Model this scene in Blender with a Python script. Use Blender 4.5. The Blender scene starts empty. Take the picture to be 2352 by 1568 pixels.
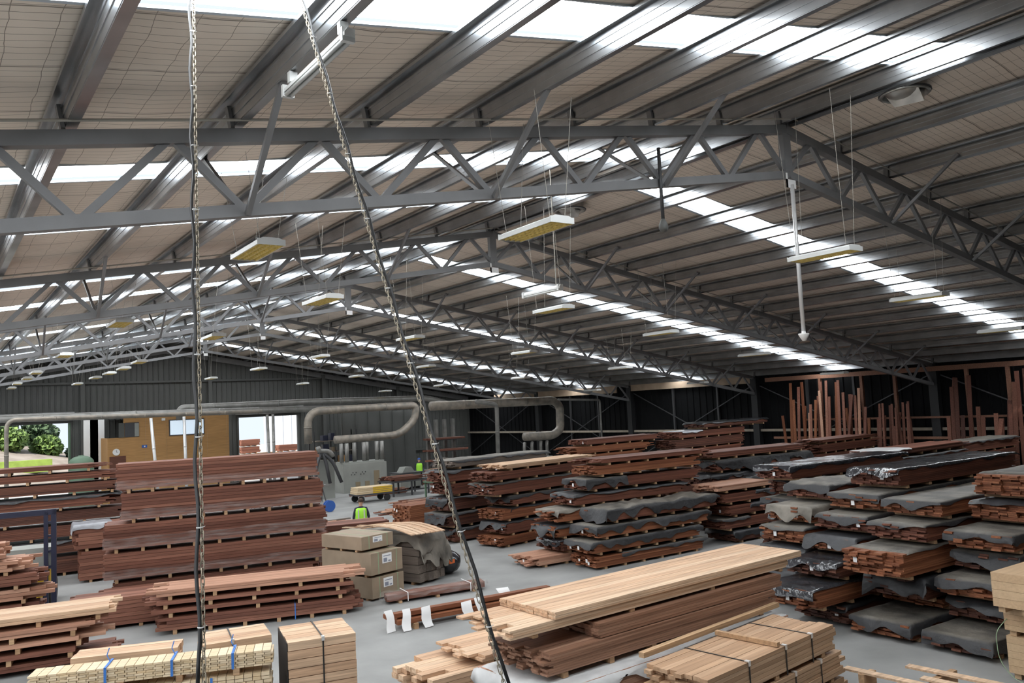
import bpy, math, random
from mathutils import Vector, Matrix, noise
R = random.Random(7)
PI = math.pi
scene = bpy.context.scene
col = scene.collection

# ------------------------------------------------------------------ camera, sky, sun, exposure
cd = bpy.data.cameras.new('camera'); cam = bpy.data.objects.new('camera', cd); col.objects.link(cam)
cd.sensor_width = 36.0; cd.lens = 1880.33 / 2352 * 36; cd.clip_start = 0.05; cd.clip_end = 600
cam.matrix_world = Matrix(((0.81232342, -0.00621247, -0.58317413, 0),
                           (-0.5810827, -0.09389502, -0.80840994, 0),
                           (-0.04973493, 0.99556272, -0.07988308, 4.7), (0, 0, 0, 1)))
scene.camera = cam
wd = bpy.data.worlds.new('sky'); scene.world = wd; wd.use_nodes = True
bg = wd.node_tree.nodes['Background']; bg.inputs[0].default_value = (0.80, 0.89, 1.0, 1); bg.inputs[1].default_value = 1.1
sl = bpy.data.lights.new('sun', 'SUN'); sl.energy = 9.0; sl.angle = 0.02; sl.color = (1.0, 0.95, 0.87)
so = bpy.data.objects.new('sun', sl); col.objects.link(so); so.rotation_euler = Vector((math.cos(math.radians(38)) * math.cos(math.radians(28)), math.cos(math.radians(38)) * math.sin(math.radians(28)), -math.sin(math.radians(38)))).to_track_quat('-Z', 'Y').to_euler()
SKY = 14.8                      # daylight coming through the translucent roof sheets
vs = scene.view_settings; vs.view_transform = 'Standard'; vs.look = 'None'; vs.gamma = 1.0; vs.use_curve_mapping = False
vs.exposure = 0.0
scene.cycles.use_denoising = True
scene.cycles.max_bounces = 6; scene.cycles.diffuse_bounces = 4; scene.cycles.glossy_bounces = 2
scene.cycles.transparent_max_bounces = 6; scene.cycles.adaptive_threshold = 0.05; scene.cycles.caustics_reflective = False; scene.cycles.sample_clamp_indirect = 6

# ------------------------------------------------------------------ building constants (metres)
XR, ZR, Y1, BAY, SL = 13.385, 9.82, 9.307, 10.0, 0.1685      # ridge, first truss, bay length, roof slope
HALF = 24.3; XW = XR + HALF; YE = Y1 + 50.0; TD = 0.891       # half span, right wall, end wall, truss depth
ALPHA = math.atan(SL)
def zroof(x, off=0.0): return ZR + off - SL * abs(x - XR)

# ------------------------------------------------------------------ materials
MT = {}
def nodes(name):
    m = bpy.data.materials.new(name); m.use_nodes = True; MT[name] = m
    nt = m.node_tree; b = nt.nodes['Principled BSDF']; return m, nt, b, nt.nodes.new, nt.links.new
def mat(name, c, rough=0.6, metal=0.0, var=0.0, scale=4.0, bump=0.0, bscale=30.0, spec=None, c2=None, emit=None):
    m, nt, b, N, Lk = nodes(name)
    b.inputs['Base Color'].default_value = (*c, 1); b.inputs['Roughness'].default_value = rough; b.inputs['Metallic'].default_value = metal
    if spec is not None: b.inputs['Specular IOR Level'].default_value = spec
    if emit: b.inputs['Emission Color'].default_value = (*emit[0], 1); b.inputs['Emission Strength'].default_value = emit[1]
    if var or c2:
        tc = N('ShaderNodeTexCoord'); no = N('ShaderNodeTexNoise'); no.inputs['Scale'].default_value = scale; no.inputs['Detail'].default_value = 5
        Lk(tc.outputs['Object'], no.inputs['Vector'])
        r = N('ShaderNodeValToRGB'); Lk(no.outputs['Fac'], r.inputs['Fac'])
        d = c2 or tuple(x * (1 - var) for x in c)
        r.color_ramp.elements[0].color = (*d, 1); r.color_ramp.elements[1].color = (*c, 1)
        r.color_ramp.elements[0].position = 0.34; r.color_ramp.elements[1].position = 0.66
        Lk(r.outputs['Color'], b.inputs['Base Color'])
    if bump:
        tc = N('ShaderNodeTexCoord'); no = N('ShaderNodeTexNoise'); no.inputs['Scale'].default_value = bscale; no.inputs['Detail'].default_value = 3
        Lk(tc.outputs['Object'], no.inputs['Vector']); bp = N('ShaderNodeBump'); bp.inputs['Strength'].default_value = bump; bp.inputs['Distance'].default_value = 0.05
        Lk(no.outputs['Fac'], bp.inputs['Height']); Lk(bp.outputs['Normal'], b.inputs['Normal'])
    return m
def wood(name, c1, c2, c3, rough=0.62, grain=0.35):
    m, nt, b, N, Lk = nodes(name)
    oi = N('ShaderNodeObjectInfo'); at = N('ShaderNodeAttribute'); at.attribute_name = 'rnd'
    ad = N('ShaderNodeMath'); ad.operation = 'ADD'; Lk(oi.outputs['Random'], ad.inputs[0]); Lk(at.outputs['Fac'], ad.inputs[1])
    fr = N('ShaderNodeMath'); fr.operation = 'FRACT'; Lk(ad.outputs[0], fr.inputs[0])
    r = N('ShaderNodeValToRGB'); e = r.color_ramp.elements; e[0].color = (*c1, 1); e[1].color = (*c3, 1); e.new(0.5).color = (*c2, 1)
    Lk(fr.outputs[0], r.inputs['Fac'])
    tc = N('ShaderNodeTexCoord'); mp = N('ShaderNodeMapping'); mp.inputs['Scale'].default_value = (0.9, 16, 22)
    Lk(tc.outputs['Object'], mp.inputs['Vector'])
    vm = N('ShaderNodeVectorMath'); vm.operation = 'ADD'; Lk(mp.outputs[0], vm.inputs[0])
    ml = N('ShaderNodeMath'); ml.operation = 'MULTIPLY'; ml.inputs[1].default_value = 37; Lk(fr.outputs[0], ml.inputs[0]); Lk(ml.outputs[0], vm.inputs[1])
    no = N('ShaderNodeTexNoise'); no.inputs['Scale'].default_value = 1.4; no.inputs['Detail'].default_value = 4; Lk(vm.outputs[0], no.inputs['Vector'])
    mr = N('ShaderNodeMapRange'); mr.inputs['From Min'].default_value = 0.3; mr.inputs['From Max'].default_value = 0.7
    mr.inputs['To Min'].default_value = 1 - grain; mr.inputs['To Max'].default_value = 1.08; Lk(no.outputs['Fac'], mr.inputs['Value'])
    mx = N('ShaderNodeMix'); mx.data_type = 'RGBA'; mx.blend_type = 'MULTIPLY'; mx.inputs['Factor'].default_value = 1
    Lk(r.outputs['Color'], mx.inputs['A']); Lk(mr.outputs[0], mx.inputs['B']); Lk(mx.outputs['Result'], b.inputs['Base Color'])
    b.inputs['Roughness'].default_value = rough; b.inputs['Specular IOR Level'].default_value = 0.3
    return m
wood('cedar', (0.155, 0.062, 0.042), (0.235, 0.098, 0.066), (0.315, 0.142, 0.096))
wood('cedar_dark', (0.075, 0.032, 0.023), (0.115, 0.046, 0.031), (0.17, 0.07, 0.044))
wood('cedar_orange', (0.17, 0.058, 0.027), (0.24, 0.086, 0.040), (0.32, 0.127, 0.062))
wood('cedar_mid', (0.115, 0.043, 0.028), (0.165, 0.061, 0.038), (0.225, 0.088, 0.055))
wood('pink', (0.40, 0.205, 0.135), (0.50, 0.27, 0.18), (0.58, 0.34, 0.235))
wood('pale', (0.55, 0.345, 0.215), (0.64, 0.43, 0.28), (0.71, 0.51, 0.35))
wood('tan_red', (0.225, 0.115, 0.072), (0.30, 0.16, 0.102), (0.375, 0.21, 0.138))
wood('tan', (0.40, 0.245, 0.145), (0.46, 0.29, 0.175), (0.52, 0.34, 0.215), grain=0.25)
wood('blond', (0.62, 0.47, 0.29), (0.68, 0.54, 0.36), (0.74, 0.60, 0.42), grain=0.22)
wood('mdf', (0.50, 0.34, 0.205), (0.53, 0.37, 0.225), (0.56, 0.40, 0.25), grain=0.1)
wood('grey_wood', (0.16, 0.13, 0.11), (0.22, 0.18, 0.15), (0.29, 0.24, 0.20))
wood('bearer', (0.40, 0.24, 0.13), (0.48, 0.30, 0.17), (0.55, 0.36, 0.21))
wood('rack_wood', (0.20, 0.095, 0.06), (0.26, 0.13, 0.085), (0.33, 0.17, 0.11))
wood('ply', (0.46, 0.25, 0.095), (0.49, 0.275, 0.11), (0.52, 0.30, 0.125), grain=0.25)
mat('truss', (0.20, 0.20, 0.205), 0.5, 0.1, var=0.15, scale=2)
mat('galv', (0.45, 0.465, 0.48), 0.30, 0.95, var=0.25, scale=1.6)
mat('flash', (0.55, 0.62, 0.68), 0.4, 0.5)
mat('rod', (0.06, 0.06, 0.063), 0.5, 0.4)
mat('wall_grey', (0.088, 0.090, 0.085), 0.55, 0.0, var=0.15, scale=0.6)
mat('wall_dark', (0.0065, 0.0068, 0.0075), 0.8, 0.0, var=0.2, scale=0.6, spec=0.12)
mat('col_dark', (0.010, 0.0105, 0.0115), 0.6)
mat('fascia', (0.44, 0.33, 0.235), 0.6, var=0.25, scale=1.2)
mat('girt_wood', (0.40, 0.34, 0.27), 0.7, var=0.2)
mat('duct', (0.27, 0.265, 0.25), 0.45, 0.3, var=0.3, scale=2.5)
mat('duct_rust', (0.33, 0.285, 0.235), 0.55, 0.2, c2=(0.19, 0.175, 0.155), scale=3)
mat('pipe_white', (0.62, 0.62, 0.62), 0.35, 0.3)
mat('white', (0.80, 0.80, 0.79), 0.5)
mat('paper', (0.82, 0.82, 0.82), 0.7)
mat('print_ink', (0.25, 0.27, 0.33), 0.8)
mat('lamp_white', (0.62, 0.63, 0.62), 0.4)
mat('louvre', (0.72, 0.60, 0.26), 0.35, 0.3, var=0.3, scale=14)
mat('tube', (0.9, 0.85, 0.6), 0.4, emit=((1.0, 0.86, 0.45), 0.9))
mat('wire', (0.34, 0.32, 0.28), 0.5)
mat('chain', (0.30, 0.26, 0.20), 0.42, 0.75)
mat('cable', (0.012, 0.012, 0.013), 0.45)
mat('concrete', (0.29, 0.292, 0.286), 0.7, c2=(0.215, 0.217, 0.213), scale=0.7, bump=0.08, bscale=6)
mat('tarp_dark', (0.030, 0.031, 0.035), 0.45, c2=(0.011, 0.012, 0.013), scale=2, bump=0.4, bscale=5)
mat('tarp_pale', (0.24, 0.215, 0.18), 0.7, c2=(0.09, 0.082, 0.07), scale=2, bump=0.35, bscale=5)
mat('plastic_black', (0.018, 0.019, 0.022), 0.16, c2=(0.04, 0.04, 0.045), scale=3, bump=0.6, bscale=4)
mat('plastic_grey', (0.36, 0.37, 0.40), 0.25, var=0.2, bump=0.5, bscale=5)
mat('plastic_white', (0.60, 0.60, 0.60), 0.35, var=0.15, bump=0.35, bscale=4)
mat('card', (0.33, 0.255, 0.18), 0.5, var=0.14, scale=3)
mat('strap_green', (0.30, 0.42, 0.26), 0.45)
mat('strap_blue', (0.04, 0.17, 0.52), 0.45)
mat('strap_black', (0.015, 0.015, 0.015), 0.4)
mat('strap_clip', (0.75, 0.75, 0.75), 0.35, 0.6)
mat('machine', (0.30, 0.31, 0.285), 0.5, var=0.15, scale=1.5)
mat('machine_panel', (0.24, 0.19, 0.12), 0.6)
mat('steel_dark', (0.07, 0.07, 0.075), 0.5, 0.3)
mat('blue_paint', (0.018, 0.022, 0.05), 0.45)
mat('blue', (0.03, 0.10, 0.36), 0.5)
mat('yellow', (0.62, 0.40, 0.02), 0.45)
mat('green', (0.10, 0.17, 0.11), 0.5)
mat('rubber', (0.02, 0.02, 0.02), 0.8)
mat('hivis', (0.40, 0.86, 0.06), 0.7)
mat('hivis_tape', (0.62, 0.64, 0.56), 0.5)
mat('navy', (0.02, 0.024, 0.04), 0.85)
mat('skin', (0.52, 0.30, 0.21), 0.6)
mat('hair', (0.05, 0.03, 0.02), 0.8)
mat('orange', (0.75, 0.16, 0.04), 0.5)
mat('vent_metal', (0.50, 0.49, 0.46), 0.33, 0.8, var=0.3, scale=5)
mat('red_tag', (0.35, 0.05, 0.04), 0.6)
mat('soil', (0.36, 0.31, 0.27), 0.9, c2=(0.24, 0.20, 0.165), scale=0.7)
mat('yard', (0.50, 0.48, 0.46), 0.9, var=0.15, scale=0.5)
mat('leaf', (0.17, 0.26, 0.055), 0.7, c2=(0.06, 0.11, 0.03), scale=2.2)
mat('leaf_dark', (0.07, 0.12, 0.05), 0.7, c2=(0.03, 0.055, 0.025), scale=2)
mat('shed_white', (0.80, 0.84, 0.90), 0.6, var=0.05)
mat('grass', (0.30, 0.42, 0.08), 0.9, var=0.3, scale=1.5)
def dusty(name, top, top2, side, rough):          # black sheeting with settled sawdust on what lies flat
    m, nt, b, N, Lk = nodes(name)
    tc = N('ShaderNodeTexCoord'); no = N('ShaderNodeTexNoise'); no.inputs['Scale'].default_value = 2.2; no.inputs['Detail'].default_value = 6; Lk(tc.outputs['Object'], no.inputs['Vector'])
    r = N('ShaderNodeValToRGB'); r.color_ramp.elements[0].color = (*top2, 1); r.color_ramp.elements[1].color = (*top, 1); r.color_ramp.elements[0].position = .38; r.color_ramp.elements[1].position = .6; Lk(no.outputs['Fac'], r.inputs['Fac'])
    g = N('ShaderNodeNewGeometry'); sp = N('ShaderNodeSeparateXYZ'); Lk(g.outputs['Normal'], sp.inputs[0]); ab = N('ShaderNodeMath'); ab.operation = 'ABSOLUTE'; Lk(sp.outputs['Z'], ab.inputs[0])
    mr = N('ShaderNodeMapRange'); mr.inputs['From Min'].default_value = .72; mr.inputs['From Max'].default_value = .97; Lk(ab.outputs[0], mr.inputs['Value'])
    mx = N('ShaderNodeMix'); mx.data_type = 'RGBA'; Lk(mr.outputs[0], mx.inputs['Factor']); mx.inputs['A'].default_value = (*side, 1); Lk(r.outputs['Color'], mx.inputs['B']); Lk(mx.outputs['Result'], b.inputs['Base Color'])
    b.inputs['Roughness'].default_value = rough
    n2 = N('ShaderNodeTexNoise'); n2.inputs['Scale'].default_value = 6; n2.inputs['Detail'].default_value = 4; Lk(tc.outputs['Object'], n2.inputs['Vector'])
    bp = N('ShaderNodeBump'); bp.inputs['Strength'].default_value = .5; bp.inputs['Distance'].default_value = .06; Lk(n2.outputs['Fac'], bp.inputs['Height']); Lk(bp.outputs[0], b.inputs['Normal'])
dusty('tarp', (0.165, 0.15, 0.127), (0.085, 0.078, 0.068), (0.028, 0.028, 0.030), 0.6)
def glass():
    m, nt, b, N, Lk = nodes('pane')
    b.inputs['Base Color'].default_value = (0.62, 0.74, 0.84, 1); b.inputs['Roughness'].default_value = 0.12; b.inputs['Emission Color'].default_value = (0.75, 0.87, 1.0, 1); b.inputs['Emission Strength'].default_value = 0.55  # faint glow put into the panes in place of daylight seen through them
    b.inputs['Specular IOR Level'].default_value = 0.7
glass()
def wrap():
    m, nt, b, N, Lk = nodes('wrap')
    b.inputs['Base Color'].default_value = (0.72, 0.68, 0.66, 1); b.inputs['Roughness'].default_value = 0.25
    tc = N('ShaderNodeTexCoord'); mp = N('ShaderNodeMapping'); mp.inputs['Scale'].default_value = (1.2, 5, 9); Lk(tc.outputs['Object'], mp.inputs[0])
    no = N('ShaderNodeTexNoise'); no.inputs['Scale'].default_value = 1.6; no.inputs['Detail'].default_value = 6; Lk(mp.outputs[0], no.inputs['Vector'])
    mr = N('ShaderNodeMapRange'); mr.inputs['From Min'].default_value = 0.42; mr.inputs['From Max'].default_value = 0.75
    mr.inputs['To Min'].default_value = 0.04; mr.inputs['To Max'].default_value = 0.30; Lk(no.outputs['Fac'], mr.inputs['Value']); Lk(mr.outputs[0], b.inputs['Alpha'])
    bp = N('ShaderNodeBump'); bp.inputs['Strength'].default_value = 0.5; Lk(no.outputs['Fac'], bp.inputs['Height']); Lk(bp.outputs[0], b.inputs['Normal'])
wrap()
def skylight_mat():
    m, nt, b, N, Lk = nodes('skylight')
    b.inputs['Base Color'].default_value = (0.8, 0.85, 0.9, 1); b.inputs['Emission Color'].default_value = (0.93, 0.97, 1.0, 1)
    b.inputs['Emission Strength'].default_value = SKY
skylight_mat()
def lining():        # foil-faced blanket behind rectangular wire netting
    m, nt, b, N, Lk = nodes('lining')
    tc = N('ShaderNodeTexCoord')
    nz = N('ShaderNodeTexNoise'); nz.inputs['Scale'].default_value = 2.3; nz.inputs['Detail'].default_value = 2; Lk(tc.outputs['Object'], nz.inputs['Vector'])
    sb = N('ShaderNodeVectorMath'); sb.operation = 'SUBTRACT'; sb.inputs[1].default_value = (0.5, 0.5, 0.5); Lk(nz.outputs['Color'], sb.inputs[0])
    sc = N('ShaderNodeVectorMath'); sc.operation = 'SCALE'; sc.inputs['Scale'].default_value = 0.07; Lk(sb.outputs[0], sc.inputs[0])
    ad = N('ShaderNodeVectorMath'); ad.operation = 'ADD'; Lk(tc.outputs['Object'], ad.inputs[0]); Lk(sc.outputs[0], ad.inputs[1])
    sp = N('ShaderNodeSeparateXYZ'); Lk(ad.outputs[0], sp.inputs[0])
    def lines(sock, period, half):
        d = N('ShaderNodeMath'); d.operation = 'DIVIDE'; d.inputs[1].default_value = period; Lk(sock, d.inputs[0])
        f = N('ShaderNodeMath'); f.operation = 'FRACT'; Lk(d.outputs[0], f.inputs[0])
        s = N('ShaderNodeMath'); s.operation = 'SUBTRACT'; s.inputs[1].default_value = 0.5; Lk(f.outputs[0], s.inputs[0])
        a = N('ShaderNodeMath'); a.operation = 'ABSOLUTE'; Lk(s.outputs[0], a.inputs[0])
        c = N('ShaderNodeMath'); c.operation = 'LESS_THAN'; c.inputs[1].default_value = half / period; Lk(a.outputs[0], c.inputs[0]); return c.outputs[0]
    l1 = lines(sp.outputs['X'], 0.36, 0.0032); l2 = lines(sp.outputs['Y'], 0.145, 0.0042); l3 = lines(sp.outputs['Y'], 1.31, 0.011)
    mx1 = N('ShaderNodeMath'); mx1.operation = 'MAXIMUM'; Lk(l1, mx1.inputs[0]); Lk(l2, mx1.inputs[1])
    mx2 = N('ShaderNodeMath'); mx2.operation = 'MAXIMUM'; Lk(mx1.outputs[0], mx2.inputs[0]); Lk(l3, mx2.inputs[1])
    n2 = N('ShaderNodeTexNoise'); n2.inputs['Scale'].default_value = 0.9; n2.inputs['Detail'].default_value = 5; Lk(tc.outputs['Object'], n2.inputs['Vector'])
    r = N('ShaderNodeValToRGB'); r.color_ramp.elements[0].color = (0.74, 0.645, 0.555, 1); r.color_ramp.elements[1].color = (0.84, 0.745, 0.65, 1)
    r.color_ramp.elements[0].position = 0.35; r.color_ramp.elements[1].position = 0.65; Lk(n2.outputs['Fac'], r.inputs['Fac'])
    mx = N('ShaderNodeMix'); mx.data_type = 'RGBA'; Lk(mx2.outputs[0], mx.inputs['Factor']); Lk(r.outputs['Color'], mx.inputs['A']); mx.inputs['B'].default_value = (0.30, 0.25, 0.205, 1)
    Lk(mx.outputs['Result'], b.inputs['Base Color']); b.inputs['Roughness'].default_value = 0.75
lining()
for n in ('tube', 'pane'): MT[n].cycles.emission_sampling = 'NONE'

# ------------------------------------------------------------------ mesh helpers
class MB:
    def __init__(s): s.v = []; s.f = []; s.r = []
    def add(s, vs, fs, rnd=0.0):
        n = len(s.v); s.v += [tuple(p) for p in vs]; s.f += [tuple(i + n for i in f) for f in fs]; s.r += [rnd] * len(fs); return s
    def box(s, x0, x1, y0, y1, z0, z1, rnd=0.0, M=None):
        vs = [(x, y, z) for z in (z0, z1) for y in (y0, y1) for x in (x0, x1)]
        if M is not None: vs = [M @ Vector(p) for p in vs]
        return s.add(vs, [(0, 2, 3, 1), (4, 5, 7, 6), (0, 1, 5, 4), (2, 6, 7, 3), (0, 4, 6, 2), (1, 3, 7, 5)], rnd)
    def bar(s, a, b, w, d, rnd=0.0):
        a, b = Vector(a), Vector(b); x = (b - a); L = x.length; x.normalize()
        up = Vector((0, 0, 1)) if abs(x.z) < 0.95 else Vector((0, 1, 0))
        y = up.cross(x).normalized(); z = x.cross(y)
        M = Matrix((x, y, z)).transposed().to_4x4(); M.translation = a
        return s.box(0, L, -w / 2, w / 2, -d / 2, d / 2, rnd, M)
    def tube(s, pts, r, n=10, cap=True, rnd=0.0):
        pts = [Vector(p) for p in pts]; rs = r if isinstance(r, (list, tuple)) else [r] * len(pts); rings = []
        prev = None
        for i, p in enumerate(pts):
            t = (pts[min(i + 1, len(pts) - 1)] - pts[max(i - 1, 0)]).normalized()
            if prev is None: u = t.orthogonal().normalized()
            else: u = (prev - t * prev.dot(t)).normalized()
            prev = u; w = t.cross(u)
            rings.append([p + (u * math.cos(2 * PI * k / n) + w * math.sin(2 * PI * k / n)) * rs[i] for k in range(n)])
        vs = [q for g in rings for q in g]
        fs = [(i * n + k, i * n + (k + 1) % n, (i + 1) * n + (k + 1) % n, (i + 1) * n + k) for i in range(len(pts) - 1) for k in range(n)]
        if cap: fs += [tuple(range(n))[::-1], tuple((len(pts) - 1) * n + k for k in range(n))]
        return s.add(vs, fs, rnd)
    def lathe(s, prof, c=(0, 0, 0), n=20, rnd=0.0):
        vs = [(c[0] + r * math.cos(2 * PI * k / n), c[1] + r * math.sin(2 * PI * k / n), c[2] + z) for r, z in prof for k in range(n)]
        fs = [(i * n + k, i * n + (k + 1) % n, (i + 1) * n + (k + 1) % n, (i + 1) * n + k) for i in range(len(prof) - 1) for k in range(n)]
        return s.add(vs, fs, rnd)
    def prism(s, poly, y0, y1, rnd=0.0):          # polygon in x,z pushed along y
        n = len(poly); vs = [(x, y0, z) for x, z in poly] + [(x, y1, z) for x, z in poly]
        fs = [tuple(range(n)), tuple(range(2 * n - 1, n - 1, -1))] + [(i, i + n, (i + 1) % n + n, (i + 1) % n) for i in range(n)]
        return s.add(vs, fs, rnd)
    def mesh(s, name, m, smooth=False):
        me = bpy.data.meshes.new(name); me.from_pydata(s.v, [], s.f)
        if any(s.r):
            a = me.attributes.new('rnd', 'FLOAT', 'FACE'); a.data.foreach_set('value', s.r)
        if smooth: me.polygons.foreach_set('use_smooth', [True] * len(s.f))
        me.materials.append(MT[m]); me.update(); return me
def obj(name, me, parent=None, loc=(0, 0, 0), rz=0.0, label=None, cat=None, group=None, kind=None):
    o = bpy.data.objects.new(name, me); col.objects.link(o); o.location = loc; o.rotation_euler[2] = rz; o.parent = parent
    if label: o['label'] = label
    if cat: o['category'] = cat
    if group: o['group'] = group
    if kind: o['kind'] = kind
    return o
def empty(name, loc=(0, 0, 0), rz=0.0, **k): return obj(name, None, None, loc, rz, **k)
CACHE = {}
def boxmesh(L, w, t, m, name='board'):            # box with its origin at the left front bottom corner, shared
    k = (round(L, 2), round(w, 3), round(t, 3), m, name)
    if k not in CACHE: CACHE[k] = MB().box(0, L, 0, w, 0, t).mesh(name, m)
    return CACHE[k]
def barobj(name, a, b, w, d, m, parent):          # shared straight member between two points of the parent's space
    a, b = Vector(a), Vector(b); x = b - a; L = round(x.length, 2); x.normalize()
    up = Vector((0, 0, 1)) if abs(x.z) < 0.95 else Vector((0, 1, 0))
    y = up.cross(x).normalized(); z = x.cross(y)
    k = ('bar', L, w, d, m, name)
    if k not in CACHE: CACHE[k] = MB().box(0, L, -w / 2, w / 2, -d / 2, d / 2).mesh(name, m)
    o = obj(name, CACHE[k], parent); M = Matrix((x, y, z)).transposed().to_4x4(); M.translation = a; o.matrix_local = M; return o
def bend(pts, r=0.6, n=6):                        # rounds the corners of a pipe run
    pts = [Vector(p) for p in pts]; out = [pts[0]]
    for i in range(1, len(pts) - 1):
        a, p, b = pts[i - 1], pts[i], pts[i + 1]; d = min(r, (a - p).length * .45, (b - p).length * .45)
        s, e = p + (a - p).normalized() * d, p + (b - p).normalized() * d
        for k in range(n + 1):
            t = k / n; out.append((1 - t) ** 2 * s + 2 * t * (1 - t) * p + t * t * e)
    return out + [pts[-1]]

# ------------------------------------------------------------------ floor, ceiling, walls
obj('floor', MB().box(-12, XW + 0.3, -3, YE + 0.1, -0.2, 0).mesh('floor', 'concrete'), kind='structure', label='grey concrete warehouse floor')
ceiling = empty('ceiling', kind='structure', label='gabled roof lining with netting, purlins and skylight strips')
SKL = [(1.6, 2.5), (6.13, 7.03), (12.0, 12.85), (15.7, 16.55), (22.7, 23.6), (26.95, 27.9), (33.0, 33.85), (36.9, 37.8), (43.0, 43.85), (47.0, 47.9), (54.0, 54.9)]
SKR = [(13.55, 14.45), (24.2, 25.1), (34.3, 35.2), (44.1, 45.0), (54.0, 54.9)]
NP = 15
PX = [0.1 + 1.73 * k for k in range(NP)]
def slope_mesh(side, ya, yb, off, m, name, sag=0.0, ny=1, x1=None):
    b = MB(); xs = [0.0]
    for k in range(NP - 1): xs += [PX[k], (PX[k] + PX[k + 1]) / 2]
    xs += [PX[-1], HALF + 0.4]
    if m == 'skylight': xs = [(HALF + 0.4) * k / 6 for k in range(7)]
    rows = []
    for j in range(ny + 1):
        y = ya + (yb - ya) * j / ny
        rows.append([(XR + side * x, y, ZR + off - SL * x - (sag * (0.6 + 0.5 * R.random()) if (i % 2 == 0 and 0 < i < len(xs) - 1) else 0)) for i, x in enumerate(xs)])
    n = len(xs); vs = [p for r in rows for p in r]; fs = []
    for j in range(ny):
        for i in range(n - 1):
            q = (j * n + i, j * n + i + 1, (j + 1) * n + i + 1, (j + 1) * n + i); fs.append(q if side < 0 else q[::-1])
    return b.add(vs, fs).mesh(name, m, smooth=sag > 0)
for side, strips in ((-1, SKL), (1, SKR)):
    edges = [-3.0] + [e for s in strips for e in s] + [YE]
    for i in range(0, len(edges), 2):
        obj('insulation_panel', slope_mesh(side, edges[i], edges[i + 1], 0.39, 'lining', 'insulation_panel', 0.035, max(1, int((edges[i + 1] - edges[i]) / 0.6))), ceiling)
    for a, b in strips:
        sk = obj('skylight_sheet', slope_mesh(side, a - 0.02, b + 0.02, 0.43, 'skylight', 'skylight_sheet'), ceiling)
        fl = MB()                                 # galvanised flashing along the far edge
        for (p, q) in ((b, b + 0.10 if side > 0 else b + 0.05), (a - 0.025, a)):
            v = []
            for x in (0.0, HALF + 0.3):
                z = ZR + 0.385 - SL * x; v += [(XR + side * x, p, z), (XR + side * x, q, z), (XR + side * x, p, z - 0.03), (XR + side * x, q, z - 0.03)]
            fl.add(v, [(0, 1, 5, 4), (2, 6, 7, 3), (0, 4, 6, 2), (1, 3, 7, 5), (0, 2, 3, 1), (4, 5, 7, 6)])
        obj('flashing', fl.mesh('flashing', 'flash'), ceiling)
pb = MB(); YP0, YP1 = -2.9, YE - 0.05            # galvanised Z purlin with stiffening ribs
pb.box(-0.095, 0.0, YP0, YP1, 0.325, 0.335).box(-0.006, 0.006, YP0, YP1, 0.05, 0.335).box(0.0, 0.115, YP0, YP1, 0.04, 0.05)
pb.box(-0.095, -0.088, YP0, YP1, 0.30, 0.33).box(0.108, 0.115, YP0, YP1, 0.045, 0.075)
pb.box(-0.016, -0.006, YP0, YP1, 0.135, 0.16).box(-0.016, -0.006, YP0, YP1, 0.225, 0.25)
pme = pb.mesh('purlin', 'galv')
cleat = MB().box(-0.03, 0.012, -0.05, 0.05, 0.0, 0.27).mesh('purlin_cleat', 'truss')
TY = [Y1 + BAY * k for k in range(5)]
for side in (-1, 1):
    for x in PX:
        o = obj('purlin', pme, ceiling, (XR + side * x, 0, ZR - SL * x)); o.rotation_euler[1] = side * ALPHA
        for ty in TY[:4]:
            c = obj('purlin_cleat', cleat, o, (-0.02, ty, 0.0))

def corr(b, x0, x1, zlo, zhi, y, pitch=0.33, dep=0.05):   # profiled sheet facing -y; zhi may be a function
    n = max(2, int((x1 - x0) / pitch)); st = (x1 - x0) / n; f = zhi if callable(zhi) else (lambda x: zhi)
    pts = []
    for i in range(n):
        a = x0 + i * st; pts += [(a, y), (a + st * .72, y), (a + st * .8, y - dep), (a + st * .92, y - dep)]
    pts.append((x1, y)); vs = [(x, yy, zlo) for x, yy in pts] + [(x, yy, f(x)) for x, yy in pts]; m = len(pts)
    b.add(vs, [(i, i + 1, m + i + 1, m + i) for i in range(m - 1)])
top = lambda x: zroof(x, 0.42)
DL = (3.2, 7.5, 5.1); DR = (18.3, 22.65, 4.92)    # door openings: x0, x1, head height
b = MB()
for x0, x1, zl in ((-12, DL[0], 0), (DL[0], DL[1], DL[2]), (DL[1], XR, 0), (XR, DR[0], 0), (DR[0], DR[1], DR[2]), (DR[1], XW + 0.3, 0)): corr(b, x0, x1, zl, top, YE)
we = obj('wall_end', b.mesh('wall_end', 'wall_grey'), kind='structure', label='grey profiled metal end wall with two tall door openings')
for x in (-3.0, 8.3, 16.3, 24.7, 31.0): obj('wall_column', MB().box(x - .13, x + .13, YE - 0.35, YE - 0.06, 0, zroof(x, -0.05)).mesh('wall_column', 'wall_grey'), we)
for z in (1.6, 7.55): obj('girt', MB().box(-11, XW, YE - 0.22, YE - 0.06, z, z + 0.14).mesh('girt', 'wall_grey'), we)
obj('girt', MB().box(-11, XW, YE - 0.22, YE - 0.06, 5.55, 5.70).mesh('girt', 'wall_grey'), we)
for s in (-1, 1): barobj('rafter', (XR, YE - 0.2, ZR - 0.12), (XR + s * HALF, YE - 0.2, ZR - 0.12 - SL * HALF), 0.16, 0.36, 'truss', we)
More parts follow.
